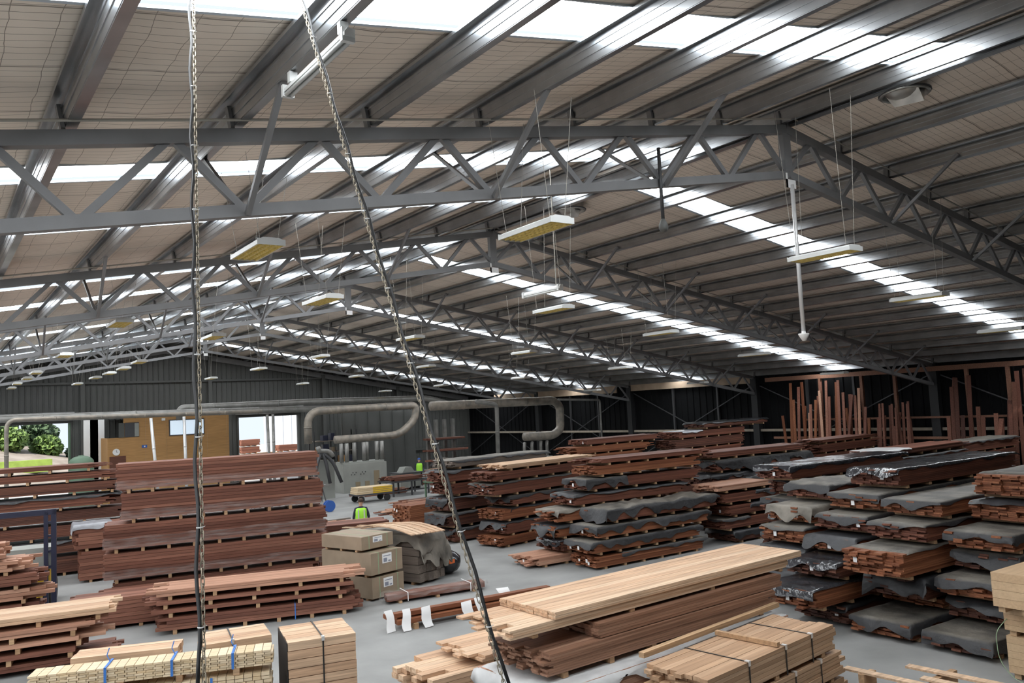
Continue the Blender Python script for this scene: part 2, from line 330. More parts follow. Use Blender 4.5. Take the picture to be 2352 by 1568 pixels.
for nm, (x0, x1, zh), n in (('door_1', DL, 1), ('door_2', DR, 2)):
    d = empty(nm, (0, 0, 0), kind='structure', label=('tall roller door opening onto a bright bare hillside' if n == 1 else 'tall door opening onto a sunlit timber yard'))
    for a in (x0 - 0.12, x1): obj('door_jamb', MB().box(a, a + 0.12, YE - 0.12, YE + 0.12, 0, zh).mesh('door_jamb', 'green' if n == 1 else 'wall_grey'), d)
    obj('door_lintel', MB().box(x0 - 0.12, x1 + 0.12, YE - 0.14, YE + 0.12, zh, zh + 0.16).mesh('door_lintel', 'wall_grey'), d)
    obj('roller_drum', MB().tube([(x0 - .3, YE - .45, zh + .45), (x1 + .3, YE - .45, zh + .45)], 0.26, 14).mesh('roller_drum', 'pipe_white', True), d)
b = MB()
def corr_y(b, x, y0, y1, z0, z1, pitch=0.5, dep=0.05):
    n = int((y1 - y0) / pitch); st = (y1 - y0) / n; pts = []
    for i in range(n):
        a = y0 + i * st; pts += [(x, a), (x, a + st * .72), (x - dep, a + st * .8), (x - dep, a + st * .92)]
    pts.append((x, y1)); m = len(pts)
    b.add([(p, q, z0) for p, q in pts] + [(p, q, z1) for p, q in pts], [(i + 1, i, m + i, m + i + 1) for i in range(m - 1)])
corr_y(b, XW + 0.25, -3, YE, 0, zroof(XW, 0.45))
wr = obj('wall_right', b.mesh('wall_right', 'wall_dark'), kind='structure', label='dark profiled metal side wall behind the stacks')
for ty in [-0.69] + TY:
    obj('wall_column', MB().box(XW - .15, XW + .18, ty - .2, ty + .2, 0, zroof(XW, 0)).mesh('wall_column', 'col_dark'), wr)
    if ty > 5:
        barobj('brace_rod', (XW + .05, ty + .3, 1.0), (XW + .05, ty + 9.7, 5.2), .05, .05, 'rod', wr)
        barobj('brace_rod', (XW + .05, ty + .3, 5.2), (XW + .05, ty + 9.7, 1.0), .05, .05, 'rod', wr)
for y in (23.3, 26.0, 32.0, 35.5, 42.5, 45.5): obj('wall_stud', MB().box(XW + .02, XW + .14, y, y + .12, 0, 5.6).mesh('wall_stud', 'rod'), wr)
for z in (2.68,): obj('girt', MB().box(XW - .02, XW + .2, 6, YE, z, z + .13).mesh('girt', 'girt_wood'), wr)
obj('fascia_board', MB().box(XW - .1, XW - .02, 29.4, 39.3, 5.36, 5.76).mesh('fascia_board', 'fascia'), wr)
obj('fascia_board', MB().box(XW - .1, XW - .02, 40.5, 55, 5.3, 5.76).mesh('fascia_board', 'fascia'), wr)
b = MB().box(-11.3, -11.0, -3, YE, 4.95, 6.2)     # side wall with three open vehicle doors that let daylight in
for a, c in ((-3, 2), (14, 17), (29, 33), (45, YE)): b.box(-11.3, -11.0, a, c, 0, 4.95)
obj('wall_left', b.mesh('wall_left', 'wall_grey'), kind='structure', label='grey metal side wall with open vehicle doors')
obj('apron_outside', MB().box(-45, -11.3, -20, YE + 20, -.3, -.05).mesh('apron_outside', 'yard'), kind='structure', label='pale concrete apron outside the side doors')
b = MB(); b.add([(-12, -3, 0), (XW + .3, -3, 0), (XW + .3, -3, zroof(XW, .4)), (XR, -3, ZR + .45), (-12, -3, zroof(-11, .4))], [(0, 1, 2, 3, 4)])
obj('wall_back', b.mesh('wall_back', 'wall_grey'), kind='structure', label='grey end wall behind the viewer')

# ------------------------------------------------------------------ roof trusses
ORD = ['nearest', 'second', 'third', 'fourth', 'fifth']
for ti, ty in enumerate(TY):
    t = empty('roof_truss', (XR, ty, 0), kind='structure', label='%s grey welded roof truss spanning the hall' % ORD[ti])
    zt, zb = ZR - 0.08, ZR - TD - 0.07
    for s in (-1, 1):
        barobj('top_chord', (0, 0, zt), (s * HALF, 0, zt - SL * HALF), .15, .16, 'truss', t)
        barobj('bottom_chord', (0, 0, zb), (s * HALF, 0, zb - SL * HALF), .14, .14, 'truss', t)
        for k in range(14):
            xb, xt, xn = 1.73 * k, 0.8 + 1.73 * k, 1.73 * (k + 1)
            barobj('web_member', (s * xb, 0, zb - SL * xb), (s * xt, 0, zt - SL * xt), .075, .085, 'truss', t)
            barobj('web_member', (s * xt, 0, zt - SL * xt), (s * xn, 0, zb - SL * xn), .075, .085, 'truss', t)
        for k in (2, 4, 6, 8, 10, 12):
            xb = 1.73 * k; z0 = zb - SL * xb; z1 = ZR + .12 - SL * (xb + .1)
            barobj('fly_brace', (s * xb, -.1, z0 - .05), (s * (xb + .06), -1.55, z1), .06, .06, 'truss', t)
            barobj('fly_brace', (s * xb, .1, z0), (s * (xb + .06), 1.5, z1), .05, .05, 'truss', t)
    obj('apex_post', MB().box(-.11, .11, -.06, .06, zb, zt).mesh('apex_post', 'truss'), t)
    obj('apex_bracket', MB().box(-.16, .12, -.1, -.085, zb - .28, zb - .12).box(-.16, -.12, -.1, -.085, zb - .28, zb).mesh('apex_bracket', 'white'), t)
    if ti < 2:
        c = MB(); c.tube([(-HALF, -.25, ZR + .02 - SL * HALF), (0, -.25, ZR + .06), (HALF, -.25, ZR + .02 - SL * HALF)], .016, 6)
        obj('conduit', c.mesh('conduit', 'wire', True), t)

# ------------------------------------------------------------------ hanging lights
lamp_housing = MB(); W2 = .19
lamp_housing.prism([(-W2, .0), (-W2, .06), (-.11, .10), (.11, .10), (W2, .06), (W2, .0), (W2 - .012, .0), (W2 - .012, .055), (-W2 + .012, .055), (-W2 + .012, .0)], -.6, .6)
lamp_housing = lamp_housing.box(-W2, W2, -.605, -.595, 0, .08).box(-W2, W2, .595, .605, 0, .08).mesh('housing', 'lamp_white')
lv = MB()
for k in range(5): lv.box(-.17 + .085 * k - .006, -.17 + .085 * k + .006, -.59, .59, .0, .05)
for k in range(13): lv.box(-.17, .17, -.58 + .0965 * k - .003, -.58 + .0965 * k + .003, .012, .04)
lv = lv.mesh('louvre', 'louvre')
tb = MB()
for k in range(4): tb.tube([(-.127 + .085 * k, -.56, .048), (-.127 + .085 * k, .56, .048)], .012, 6)
tb = tb.mesh('tubes', 'tube', True)
rows = {'left-hand row over the stacked packs': (3.7, 7.0, [11.1, 20.2, 29.3, 38.0, 42.0, 46.5, 51.0], .0),
        'row left of the ridge': (6.5, 7.0, [8.5, 15.5, 23.0, 32.4, 36.0, 39.2, 42.4, 48.0], .0),
        'row under the ridge': (12.5, 7.0, [8.1, 15.6, 22.9, 30.3, 37.5, 45.0], .0),
        'row right of the ridge': (18.5, 6.7, [9.65, 17.7, 24.9, 32.5, 40.0, 47.5], .0),
        'row above the covered stacks': (25.0, 6.15, [10.7, 19.3, 26.6, 34.2, 42.0, 49.5], .0),
        'row beside the dark side wall': (33.2, 5.45, [21.4, 29.5, 38.0], .0)}
ON = ['nearest', 'second', 'third', 'fourth', 'fifth', 'sixth', 'seventh', 'eighth']
for rn, (x, z, ys, _) in rows.items():
    for i, y in enumerate(ys):
        l = empty('hanging_light', (x + R.uniform(-.1, .1), y, z), R.uniform(-.03, .03), label='%s flat white fluorescent light of the %s' % (ON[i], rn), cat='ceiling light', group='hanging fluorescent lights')
        obj('housing', lamp_housing, l); obj('louvre', lv, l); obj('tubes', tb, l)
        zr = zroof(x, .05) - z
        for sy in (-.5, .5):
            k = ('w', round(zr, 1), sy)
            if k not in CACHE: CACHE[k] = MB().tube([(-.12, sy, .09), (-.3, sy * 1.1, zr)], .0032, 4).tube([(.12, sy, .09), (.3, sy * 1.1, zr)], .0032, 4).mesh('suspension_wires', 'wire')
            obj('suspension_wires', CACHE[k], l)
def batten(x, y, z, L, label):
    l = empty('batten_light', (x, y, z), label=label, cat='ceiling light')
    obj('housing', MB().prism([(-.05, .02), (-.05, .05), (-.02, .09), (.02, .09), (.05, .05), (.05, .02)], 0, L).mesh('housing', 'lamp_white'), l)
    for s in (-.03, .03): obj('tube', MB().tube([(s, .03, .0), (s, L - .03, .0)], .018, 8).mesh('tube', 'lamp_white', True), l)
    for yy in (.02, L - .06): obj('end_cap', MB().box(-.06, .06, yy, yy + .05, -.02, .1).mesh('end_cap', 'lamp_white'), l)
    return l
l = batten(2.93, 6.2, 7.9, 1.5, 'bare twin tube batten fixed under the near purlin')
obj('bracket', MB().box(-.04, .04, .1, .16, .085, .19).box(-.04, .04, 1.3, 1.36, .085, .19).mesh('bracket', 'lamp_white'), l)
l = batten(9.8, 11.9, 6.88, 1.2, 'twin tube batten hanging on a long thin rod')
obj('rod', MB().tube([(0, .15, .08), (0, .15, 2.35)], .012, 6).mesh('rod', 'wire'), l)

# ------------------------------------------------------------------ roof extras: ventilators, drop pipe, pendant
for n, (x, y) in enumerate(((13.95, 7.2), (13.95, 16.4))):
    z = zroof(x, .12)
    v = empty('roof_ventilator', (x, y, z), label='round metal roof ventilator throat %s' % ('near the ridge above the first truss' if n == 0 else 'between the first and second truss'), cat='ventilator')
    obj('throat', MB().lathe([(.36, .3), (.36, .02), (.40, 0), (.42, -.03), (.38, -.05), (.34, -.02), (.30, .25)], n=24).mesh('throat', 'vent_metal', True), v)
    obj('dome', MB().lathe([(.33, .02), (.26, -.05), (.15, -.10), (.0, -.12)], n=20).mesh('dome', 'vent_metal', True), v)
    obj('damper_blade', MB().add([(-.12, -.3, .0), (.1, -.3, .0), (-.01, -.33, -.25), (-.12, .28, .0), (.1, .28, .0), (-.01, .2, -.2)], [(0, 1, 2), (3, 5, 4), (0, 2, 5, 3), (1, 4, 5, 2), (0, 3, 4, 1)]).mesh('damper_blade', 'vent_metal'), v)
    obj('rim', MB().lathe([(.40, .0), (.43, .01), (.43, -.02), (.40, -.02), (.40, 0)], n=24).mesh('rim', 'steel_dark', True), v)
dp = empty('drop_pipe', (13.37, 9.2, 5.69), label='long white pipe dropping from the truss apex to a funnel end', cat='pipe')
obj('pipe', MB().tube([(0, 0, .1), (0, 0, 2.95)], .038, 12).mesh('pipe', 'pipe_white', True), dp)
obj('funnel', MB().lathe([(.0, -.03), (.03, -.03), (.1, .09), (.1, .11), (.04, .11), (.038, .16)], n=16).mesh('funnel', 'white', True), dp)
pe = empty('pendant_camera', (9.8, 9.2, 7.48), label='short drop pole with a round camera housing under the truss', cat='camera')
obj('pole', MB().tube([(0, 0, .12), (0, 0, 1.35)], .03, 10).mesh('pole', 'rod', True), pe)
obj('ball', MB().lathe([(0, -.06), (.05, -.045), (.075, .0), (.075, .06), (.05, .12), (.03, .16), (.0, .16)], n=16).mesh('ball', 'wall_grey', True), pe)

# ------------------------------------------------------------------ hoist chains with black cables, close to the viewer
def link_mesh(p=.058, w=.028, r=.0038):
    pts = []; h = p / 2 - w / 4
    for k in range(5): a = -PI / 2 + PI * k / 4; pts.append(((w / 2 - r) * math.sin(a + PI / 2) * 1.0, h + (w / 2 - r) * -math.cos(a + PI / 2)))
    ring = [((w / 2 - r) * math.cos(PI * k / 4), h + (w / 2 - r) * math.sin(PI * k / 4)) for k in range(5)] + [((w / 2 - r) * math.cos(PI + PI * k / 4), -h + (w / 2 - r) * math.sin(PI + PI * k / 4)) for k in range(5)]
    b = MB(); n = len(ring); m = 4; vs = []; fs = []
    for i, (x, z) in enumerate(ring):
        px, pz = ring[i - 1]; nx, nz = ring[(i + 1) % n]; t = Vector((nx - px, 0, nz - pz)).normalized(); u = Vector((t.z, 0, -t.x)); w2 = Vector((0, 1, 0))
        for k in range(m): a = 2 * PI * k / m + PI / 4; vs.append(Vector((x, 0, z)) + (u * math.cos(a) + w2 * math.sin(a)) * r)
    fs = [(i * m + k, i * m + (k + 1) % m, ((i + 1) % n) * m + (k + 1) % m, ((i + 1) % n) * m + k) for i in range(n) for k in range(m)]
    return b.add(vs, fs).mesh('link', 'chain', True)
LINK = link_mesh()
def chain(a, bpt, label, side, sagv=0.0):
    a, bpt = Vector(a), Vector(bpt); d = bpt - a; Ltot = d.length; n = int(Ltot / .0445)
    c = empty('hoist_chain', tuple(bpt), label=label, cat='chain')
    def P(t): return a + d * t + Vector((0, 0, -sagv * 4 * t * (1 - t))) - bpt
    for i in range(n):
        t = (i + .5) / n; tg = (P(min(1, t + .01)) - P(max(0, t - .01))).normalized(); M = tg.to_track_quat('Z', 'Y').to_matrix() @ Matrix.Rotation(PI / 2 * (i % 2) + .5, 3, 'Z')
        o = obj('link', LINK, c); M4 = M.to_4x4(); M4.translation = P(t); o.matrix_local = M4
    off = Vector(side); k = 40
    obj('cable', MB().tube([P(i / k) + off + Vector((0, 0, 0)) + off * (.35 * math.sin(i * 1.3)) for i in range(k + 1)], .0115, 8).mesh('cable', 'cable', True), c)
    for i in range(9):
        t = (i + .7) / 9.3; q = P(t) + off * .5
        obj('cable_tie', MB().lathe([(.019, -.004), (.020, 0), (.019, .004)], tuple(q), 10).tube([tuple(q + Vector((.018, -.006, 0))), tuple(q + Vector((.032, -.01, .006)))], .0022, 4).mesh('cable_tie', 'white'), c)
chain((1.78, 6.70, 8.2), (1.27, 4.83, 3.27 - .05), 'near vertical lifting chain strapped to a black cable', (-.024, .012, 0))
chain((2.66, 6.60, 8.35), (2.94, 4.33, 3.0 - .03), 'slanting lifting chain with a black cable across the view', (.024, -.004, 0))

# ------------------------------------------------------------------ timber packs
NUM = 'first second third fourth fifth sixth seventh eighth ninth tenth eleventh twelfth thirteenth fourteenth fifteenth sixteenth seventeenth eighteenth nineteenth twentieth'.split() + ['twenty-' + w for w in 'first second third fourth fifth sixth seventh eighth ninth'.split()]
ORDN = ['bottom', 'second', 'third', 'fourth', 'fifth', 'sixth', 'seventh', 'eighth']
def sheet(L, W, H, f=.2, l=.2, r=.2, bk=.2, x0=0, x1=None, m='tarp', bump=.03, seed=0, parent=None, name='plastic_cover'):
    x1 = L if x1 is None else x1; rr = random.Random(seed); nx, ny = 34, 18
    s0, s1, t0, t1 = x0 - l, x1 + r, -f, W + bk; b = MB(); vs = []
    ph = rr.uniform(0, 50)
    for j in range(ny + 1):
        t = t0 + (t1 - t0) * j / ny
        for i in range(nx + 1):
            s = s0 + (s1 - s0) * i / nx
            q = noise.noise((s * 1.3 + ph, t * 1.6, ph)); q2 = noise.noise((s * 3.1, t * 3.3 + ph, ph)); q3 = abs(noise.noise((s * 4.3 + ph, t * 3.7, 1.7)))
            fr = .72 * (1 + 1.1 * noise.noise((s * 2.6 + ph, t * 2.6, 3.3))); dx0 = max(0, x0 - s) * fr; dx1 = max(0, s - x1) * fr; dy0 = max(0, -t) * fr; dy1 = max(0, t - W) * fr
            drop = max(dx0, dx1, dy0, dy1)
            x = min(max(s, x0), x1) - .35 * dx0 * (.6 + q) - (.02 if dx0 else 0) + .35 * dx1 * (.6 + q) + (.02 if dx1 else 0)
            y = min(max(t, 0), W) - .3 * dy0 * (.5 + q) - (.02 if dy0 else 0) + .2 * dy1 + (.02 if dy1 else 0)
            z = H + .012 + bump * (.45 + .8 * q + .4 * q2 + .8 * q3) * (1 if drop == 0 else .6) - drop * .9
            vs.append((x, y, z))
    fs = [(j * (nx + 1) + i, j * (nx + 1) + i + 1, (j + 1) * (nx + 1) + i + 1, (j + 1) * (nx + 1) + i) for j in range(ny) for i in range(nx)]
    return obj(name, b.add(vs, fs).mesh(name, m, True), parent)
def tag(parent, x, y, z, face='l', s=.1):
    b = MB()
    if face == 'l': b.box(x - .012, x - .008, y, y + s * .8, z - s, z)
    else: b.box(x, x + s * .8, y - .012, y - .008, z - s, z)
    obj('paper_tag', b.mesh('paper_tag', 'paper'), parent)
def pack(x, y, z, ang, L, W, H, nc, nl, m, label, fine=0, jit=.04, bear=6, bh=.08, cover=None, tags=0, group=None, straps=(), strapmat='strap_black', wraph=None, ragged=0.0, face='l', bm='bearer', yj=.004, cat='timber pack'):
    rz = math.radians(ang); rr = random.Random(hash((round(x, 2), round(y, 2), round(z, 2))) & 0xffff)
    p = empty('timber_pack', (x, y, z), rz, label=label, cat=cat, group=group)
    bw, bt = W / nc, (H - bh) / nl
    if bear:
        bme = boxmesh(.085, round(W * .96, 2), bh, bm, 'bearer')
        for k in range(bear):
            bx = .25 + (L - .6) * k / max(1, bear - 1); obj('bearer', bme, p, (bx, .015, 0))
    inner = MB()
    for j in range(nl):
        for i in range(nc):
            dx = rr.uniform(-jit, jit); 
            if ragged and rr.random() < .5: dx -= rr.uniform(0, ragged)
            dL = rr.choice((0, 0, -.05, .05)) * (1 if jit > .02 else 0)
            if ragged: dL += rr.choice((0, 0, -ragged * .6, ragged * .5))
            yy = i * bw + rr.uniform(-yj, yj) * (3 if fine == 1 else 1); zz = bh + j * bt
            if fine == 2 or (fine == 1 and (i == 0 or j == nl - 1)):
                obj('board', boxmesh(L + dL, round(bw * .965, 3), round(bt * .92, 3), m, 'board'), p, (dx, yy, zz))
            else: inner.box(dx, dx + L + dL, yy, yy + bw * .965, zz, zz + bt * .93, rr.random() + .001)
    if inner.v: obj('boards', inner.mesh('boards', m), p, kind='stuff')
    if cover:
        cv = dict(cover); cv.setdefault('x0', -jit * .6 - ragged * .3); cv.setdefault('x1', L + jit + .08)
        sheet(L, W, H, seed=rr.randint(0, 999), parent=p, **cv)
    for k in range(tags):
        if face == 'l': tag(p, -jit, rr.uniform(.08, W - .2), H - rr.uniform(.06, H * .4))
        else: tag(p, rr.uniform(.3, L - .3), 0, H - .1, 'f')
    for sx in straps:
        s = obj('strap', MB().box(sx, sx + .022, -.012, -.004, bh * .2, H + .004).box(sx, sx + .022, -.012, W + .01, H, H + .006).box(sx, sx + .022, W + .004, W + .012, bh * .2, H + .004).mesh('strap', strapmat), p)
        if strapmat == 'strap_black': obj('strap_clip', MB().box(sx - .012, sx + .034, -.02, .05, H + .002, H + .016).box(sx - .012, sx + .034, -.018, -.012, H - .05, H + .01).mesh('strap_clip', 'strap_clip'), s)
    if wraph:
        z0, z1 = wraph; w = MB(); n = 16
        path = [(-jit - .012, W * .8), (-jit - .012, .02), (.0, -.014)] + [(L * k / n, -.014 - .004 * rr.random()) for k in range(1, n)] + [(L, -.014), (L + jit + .012, .02), (L + jit + .012, W * .8)]
        vs = [(a, c, z0 + rr.uniform(-.01, .02)) for a, c in path] + [(a, c, z1 + rr.uniform(-.03, .03)) for a, c in path]; q = len(path)
        obj('plastic_wrap', w.add(vs, [(k, k + 1, q + k + 1, q + k) for k in range(q - 1)]).mesh('plastic_wrap', 'wrap', True), p)
    return p

# --- tall neat stack on the left
SA = 'of the tall wrapped stack on the left'
pack(4.15, 24.35, 0, -13.3, 5.3, 1.1, .55, 9, 6, 'cedar', 'bottom reddish timber pack %s, mostly hidden' % SA, fine=1, bear=8, jit=.1)
z = .55
for i, (dx, L, H) in enumerate(((-.05, 5.85, .79), (-.05, 5.8, .76), (.38, 5.3, .80), (.27, 5.3, .80))):
    c, s = math.cos(math.radians(-13.3)), math.sin(math.radians(-13.3))
    pack(3.95 + dx * c, 24.33 + dx * s, z, -13.3, L, 1.1, H, 9, 8, 'cedar', '%s plastic wrapped reddish timber pack %s' % (['second', 'third', 'fourth', 'topmost'][i], SA), fine=1, bear=9, bh=.115, jit=.03, wraph=(.1, .34 if i != 1 else .4), group='packs of the tall left stack')
    z += H
pack(10.0, 24.6, 0, -13.3, 2.2, 1.1, 1.3, 8, 8, 'cedar', 'short reddish pack peeking out right of the tall left stack', fine=1, bear=3, wraph=(.2, .8))
# --- stickered pile in front of it
pack(4.33, 19.95, 0, -18.6, 4.35, 1.15, .38, 9, 4, 'cedar', 'bottom tier of the stickered pile in front of the tall left stack', fine=1, bear=6, bh=.1, jit=.16, straps=(2.9,), strapmat='strap_blue')
pack(4.25, 19.97, .38, -18.6, 4.35, 1.1, .19, 9, 1, 'cedar', 'second tier of the stickered pile in front of the tall left stack', fine=2, bear=5, bh=.1, jit=.25)
pack(4.15, 20.0, .57, -18.6, 4.4, 1.1, .18, 9, 1, 'cedar', 'third tier of the stickered pile in front of the tall left stack', fine=2, bear=5, bh=.1, jit=.35)
pack(4.25, 20.0, .75, -18.6, 4.4, 1.1, .24, 9, 2, 'pink', 'top tier of the stickered pile in front of the tall left stack', fine=2, bear=5, bh=.1, jit=.3)
pack(2.75, 21.7, 0, -14, 3.6, 1.0, .72, 8, 7, 'cedar', 'low dark red pack behind the stickered pile', fine=1, bear=6, jit=.08)
pack(3.6, 23.0, 0, -14, 4.6, .9, .55, 7, 5, 'cedar', 'low reddish pack right under the tall left stack', fine=1, bear=6, jit=.15)
# --- pile at the left edge
for i, (dx, zz, H, m, jt) in enumerate(((-.2, 0, .42, 'cedar', .2), (.1, .42, .36, 'cedar', .3), (.25, .78, .34, 'pink', .35), (.1, 1.12, .34, 'cedar', .3), (-.1, 1.46, .32, 'pink', .35), (-.5, 1.78, .36, 'pink', .1))):
    pack(-2.6 + dx, 23.0 - .02 * i, zz, -10, 4.6, 1.1, H, 8, 3, m, '%s tier of the ragged board pile at the left edge' % ORDN[i], fine=1, bear=5, bh=.09, jit=jt, group='left edge board pile')
# --- lower stickered pile at the bottom left
for i, (dx, zz, H, nl, m, jt) in enumerate(((0, 0, .24, 2, 'cedar', .1), (-.5, .24, .2, 1, 'cedar', .3), (-.35, .44, .2, 1, 'pink', .45), (-.45, .64, .24, 2, 'pink', .35), (.0, .88, .24, 2, 'pale', .12))):
    pack(-1.5 + dx, 19.45, zz, -11, 4.75, 1.15, H, 8, nl, m, '%s tier of the stickered board pile in the lower left corner' % (ORDN[i] if i < 4 else 'top'), fine=1 if nl > 1 else 2, bear=5, bh=.11, jit=jt, group='lower left board pile')
# --- far left dark stacks
for i, (dx, zz, H, m) in enumerate(((0, 0, .62, 'cedar_dark'), (.5, .62, .52, 'cedar_dark'), (.2, 1.14, .48, 'cedar_mid'), (.6, 1.62, .46, 'cedar_dark'), (-.1, 2.08, .46, 'cedar_mid'), (.3, 2.54, .42, 'cedar_dark'), (.1, 2.96, .34, 'cedar_mid'), (-.4, 3.30, .26, 'cedar_mid'))):
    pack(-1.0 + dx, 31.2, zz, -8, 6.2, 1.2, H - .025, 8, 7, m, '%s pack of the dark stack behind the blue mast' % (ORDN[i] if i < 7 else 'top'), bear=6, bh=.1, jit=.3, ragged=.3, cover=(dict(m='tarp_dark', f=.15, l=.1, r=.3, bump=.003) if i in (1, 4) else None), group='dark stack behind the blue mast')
pack(3.9, 28.5, 0, -6, 3.0, 1.1, .95, 8, 8, 'cedar', 'squat red pack on the floor left of the tall stack', bear=4, jit=.05)
pack(3.8, 28.5, .95, -6, 3.2, 1.1, .8, 8, 6, 'cedar', 'upper red pack left of the tall stack with loose plastic', bear=4, jit=.1, cover=dict(m='plastic_grey', x1=1.0, f=.2, l=.3, r=0))
pack(2.6, 22.85, 0, -12, .7, .55, .45, 4, 5, 'grey_wood', 'dark heap of offcuts between the left piles', bear=0, bh=.01, jit=.06, cover=dict(m='plastic_grey', x0=.1, x1=.6, f=.1, l=.1, r=.1))
# --- scalloped short lengths with blue strapping, bottom left foreground
def end_pack(x, y, z, ang, L, W, H, nc, nl, m, label, straps=(), tails=0):
    p = empty('timber_pack', (x, y, z), math.radians(ang), label=label, cat='timber pack'); rr = random.Random(int(z * 100))
    bw, bt = L / nc, H / nl; inner = MB()
    for j in range(nl):
        for i in range(nc):
            oy = rr.uniform(-.012, .012)
            if j == nl - 1: obj('board', boxmesh(bw * .93, W, bt * .9, m, 'board'), p, (i * bw, oy, j * bt)); obj_z = 0
            else: inner.box(i * bw + (.25 * bw if j % 2 else 0), i * bw + bw * .93 + (.25 * bw if j % 2 else 0), oy, oy + W, j * bt, j * bt + bt * .86, rr.random() + .001)
    obj('boards', inner.mesh('boards', m), p, kind='stuff')
    for sx in straps:
        b = MB().box(sx, sx + .035, -.03, -.022, .0, H + .01)
        if tails: b.box(sx, sx + .035, -.03, W + .03, H + .004, H + .014).tube([(sx + .02, W * .7, H + .01), (sx - .03, W * .75, H + .1), (sx + .0, W * .8, H + .2)], .008, 5)
        obj('strap', b.mesh('strap', 'strap_blue'), p)
    return p
end_pack(1.21, 13.80, 1.02, -22, 3.32, .42, .22, 26, 7, 'blond', 'upper strapped bundle of pale short lengths with blue straps', (1.0, 1.9, 2.75), 1)
for k in range(4): obj('bearer', boxmesh(.09, .42, .1, 'bearer', 'bearer'), None, (1.55 + k * .8 * .927, 13.66 - k * .8 * .375, .92), math.radians(-22), label='short timber bearer under the blue strapped bundle, number %s from the left' % ['one', 'two', 'three', 'four'][k], cat='bearer')
end_pack(1.25, 13.78, .0, -22, 3.25, .44, .92, 26, 18, 'blond', 'lower wide bundle of pale short lengths under the blue straps', (.6, 2.4))
pack(1.8, 14.12, .0, -22, 1.5, .5, 1.3, 4, 12, 'pale', 'narrow pale pack behind the blue strapped bundle', fine=1, bear=3, bh=.08, jit=.02)
pack(3.52, 13.5, 0, -11, 1.05, .85, 1.27, 6, 9, 'pale', 'short pale topped pack behind the blue strapped bundle', fine=1, bear=2, bh=.08, jit=.01, straps=(.45,))
p = pack(4.53, 12.51, 0, -12.8, 1.04, 1.12, 1.3, 5, 9, 'pale', 'square neat pack with a dark sealed end and one black strap', fine=2, bear=2, bh=.08, jit=.006, straps=(.52,))
obj('sealed_end', MB().box(-.014, -.008, .0, 1.1, .08, 1.28).mesh('sealed_end', 'col_dark'), p)
# --- foreground pale stack
SF = 'of the pale foreground stack'
pack(6.2, 8.66, 0, 1.8, 5.5, 1.2, .78, 8, 10, 'cedar', 'bottom pack %s' % SF, bear=6, jit=.05)
p = pack(6.25, 8.26, .78, 1.8, 5.0, 1.55, .40, 8, 6, 'pink', 'white plastic wrapped pack low %s' % SF, bear=6, jit=.02)
sheet(5.0, 1.55, .40, f=.34, l=.36, r=.3, bk=.3, m='plastic_white', bump=.002, seed=5, parent=p)
pack(6.45, 8.50, 1.20, 1.8, 4.75, 1.2, .34, 8, 9, 'tan_red', 'reddish pack with ragged ends above the white wrapped one %s' % SF, fine=2, bear=6, bh=.08, jit=.09)
pack(7.40, 8.58, 1.54, 1.8, 4.1, 1.2, .20, 8, 5, 'tan_red', 'set back short pack in the middle %s' % SF, fine=2, bear=0, bh=.01, jit=.03)
pack(6.1, 8.64, 1.74, 1.8, 5.9, 1.18, .17, 7, 4, 'pale', 'second highest pack with boards jutting out left %s' % SF, fine=2, bear=4, bh=.05, jit=.16)
pack(6.70, 8.63, 1.91, 1.8, 5.53, 1.22, .10, 8, 4, 'pale', 'topmost smooth pack %s' % SF, fine=2, bear=0, bh=.004, jit=.01)
SB = 'of the stack behind the pale foreground stack'
pack(5.85, 10.05, 0, 1, 5.2, 1.2, .62, 8, 8, 'cedar', 'bottom pack %s' % SB, bear=5, jit=.1)
pack(5.85, 10.05, .62, 1, 5.2, 1.2, .44, 8, 5, 'pale', 'middle pack with stepped board ends %s' % SB, fine=2, bear=4, bh=.06, jit=.22)
pack(6.3, 10.0, 1.06, 1, 5.0, 1.15, .16, 6, 2, 'pale', 'top pack with wide boards jutting out %s' % SB, fine=2, bear=4, bh=.08, jit=.2)
SC = 'of the strapped pile at the lower right'
for i, (dx, zz, H) in enumerate(((.25, .0, .5), (.2, .5, .4), (.0, .90, .4))):
    pack(7.75 + dx, 7.05 - .02 * i, zz, 6.3, 3.1, .98, H, 8, 6, 'tan', '%s pack with black straps %s' % (['bottom', 'middle', 'top'][i], SC), fine=2 if i == 2 else 1, bear=3, bh=.07, jit=.07, straps=(.85, 1.75, 2.45))
o = obj('loose_batten', MB().box(0, .07, -.03, .95, 0, .06).mesh('loose_batten', 'bearer'), None, (9.35, 7.25, 1.305), .12, label='square pale batten lying across the strapped pile', cat='batten')
o = obj('loose_board', MB().box(0, 3.4, 0, .09, 0, .07).mesh('loose_board', 'bearer'), None, (7.75, 8.12, 1.31), .11, label='long narrow board along the back of the strapped pile', cat='board')

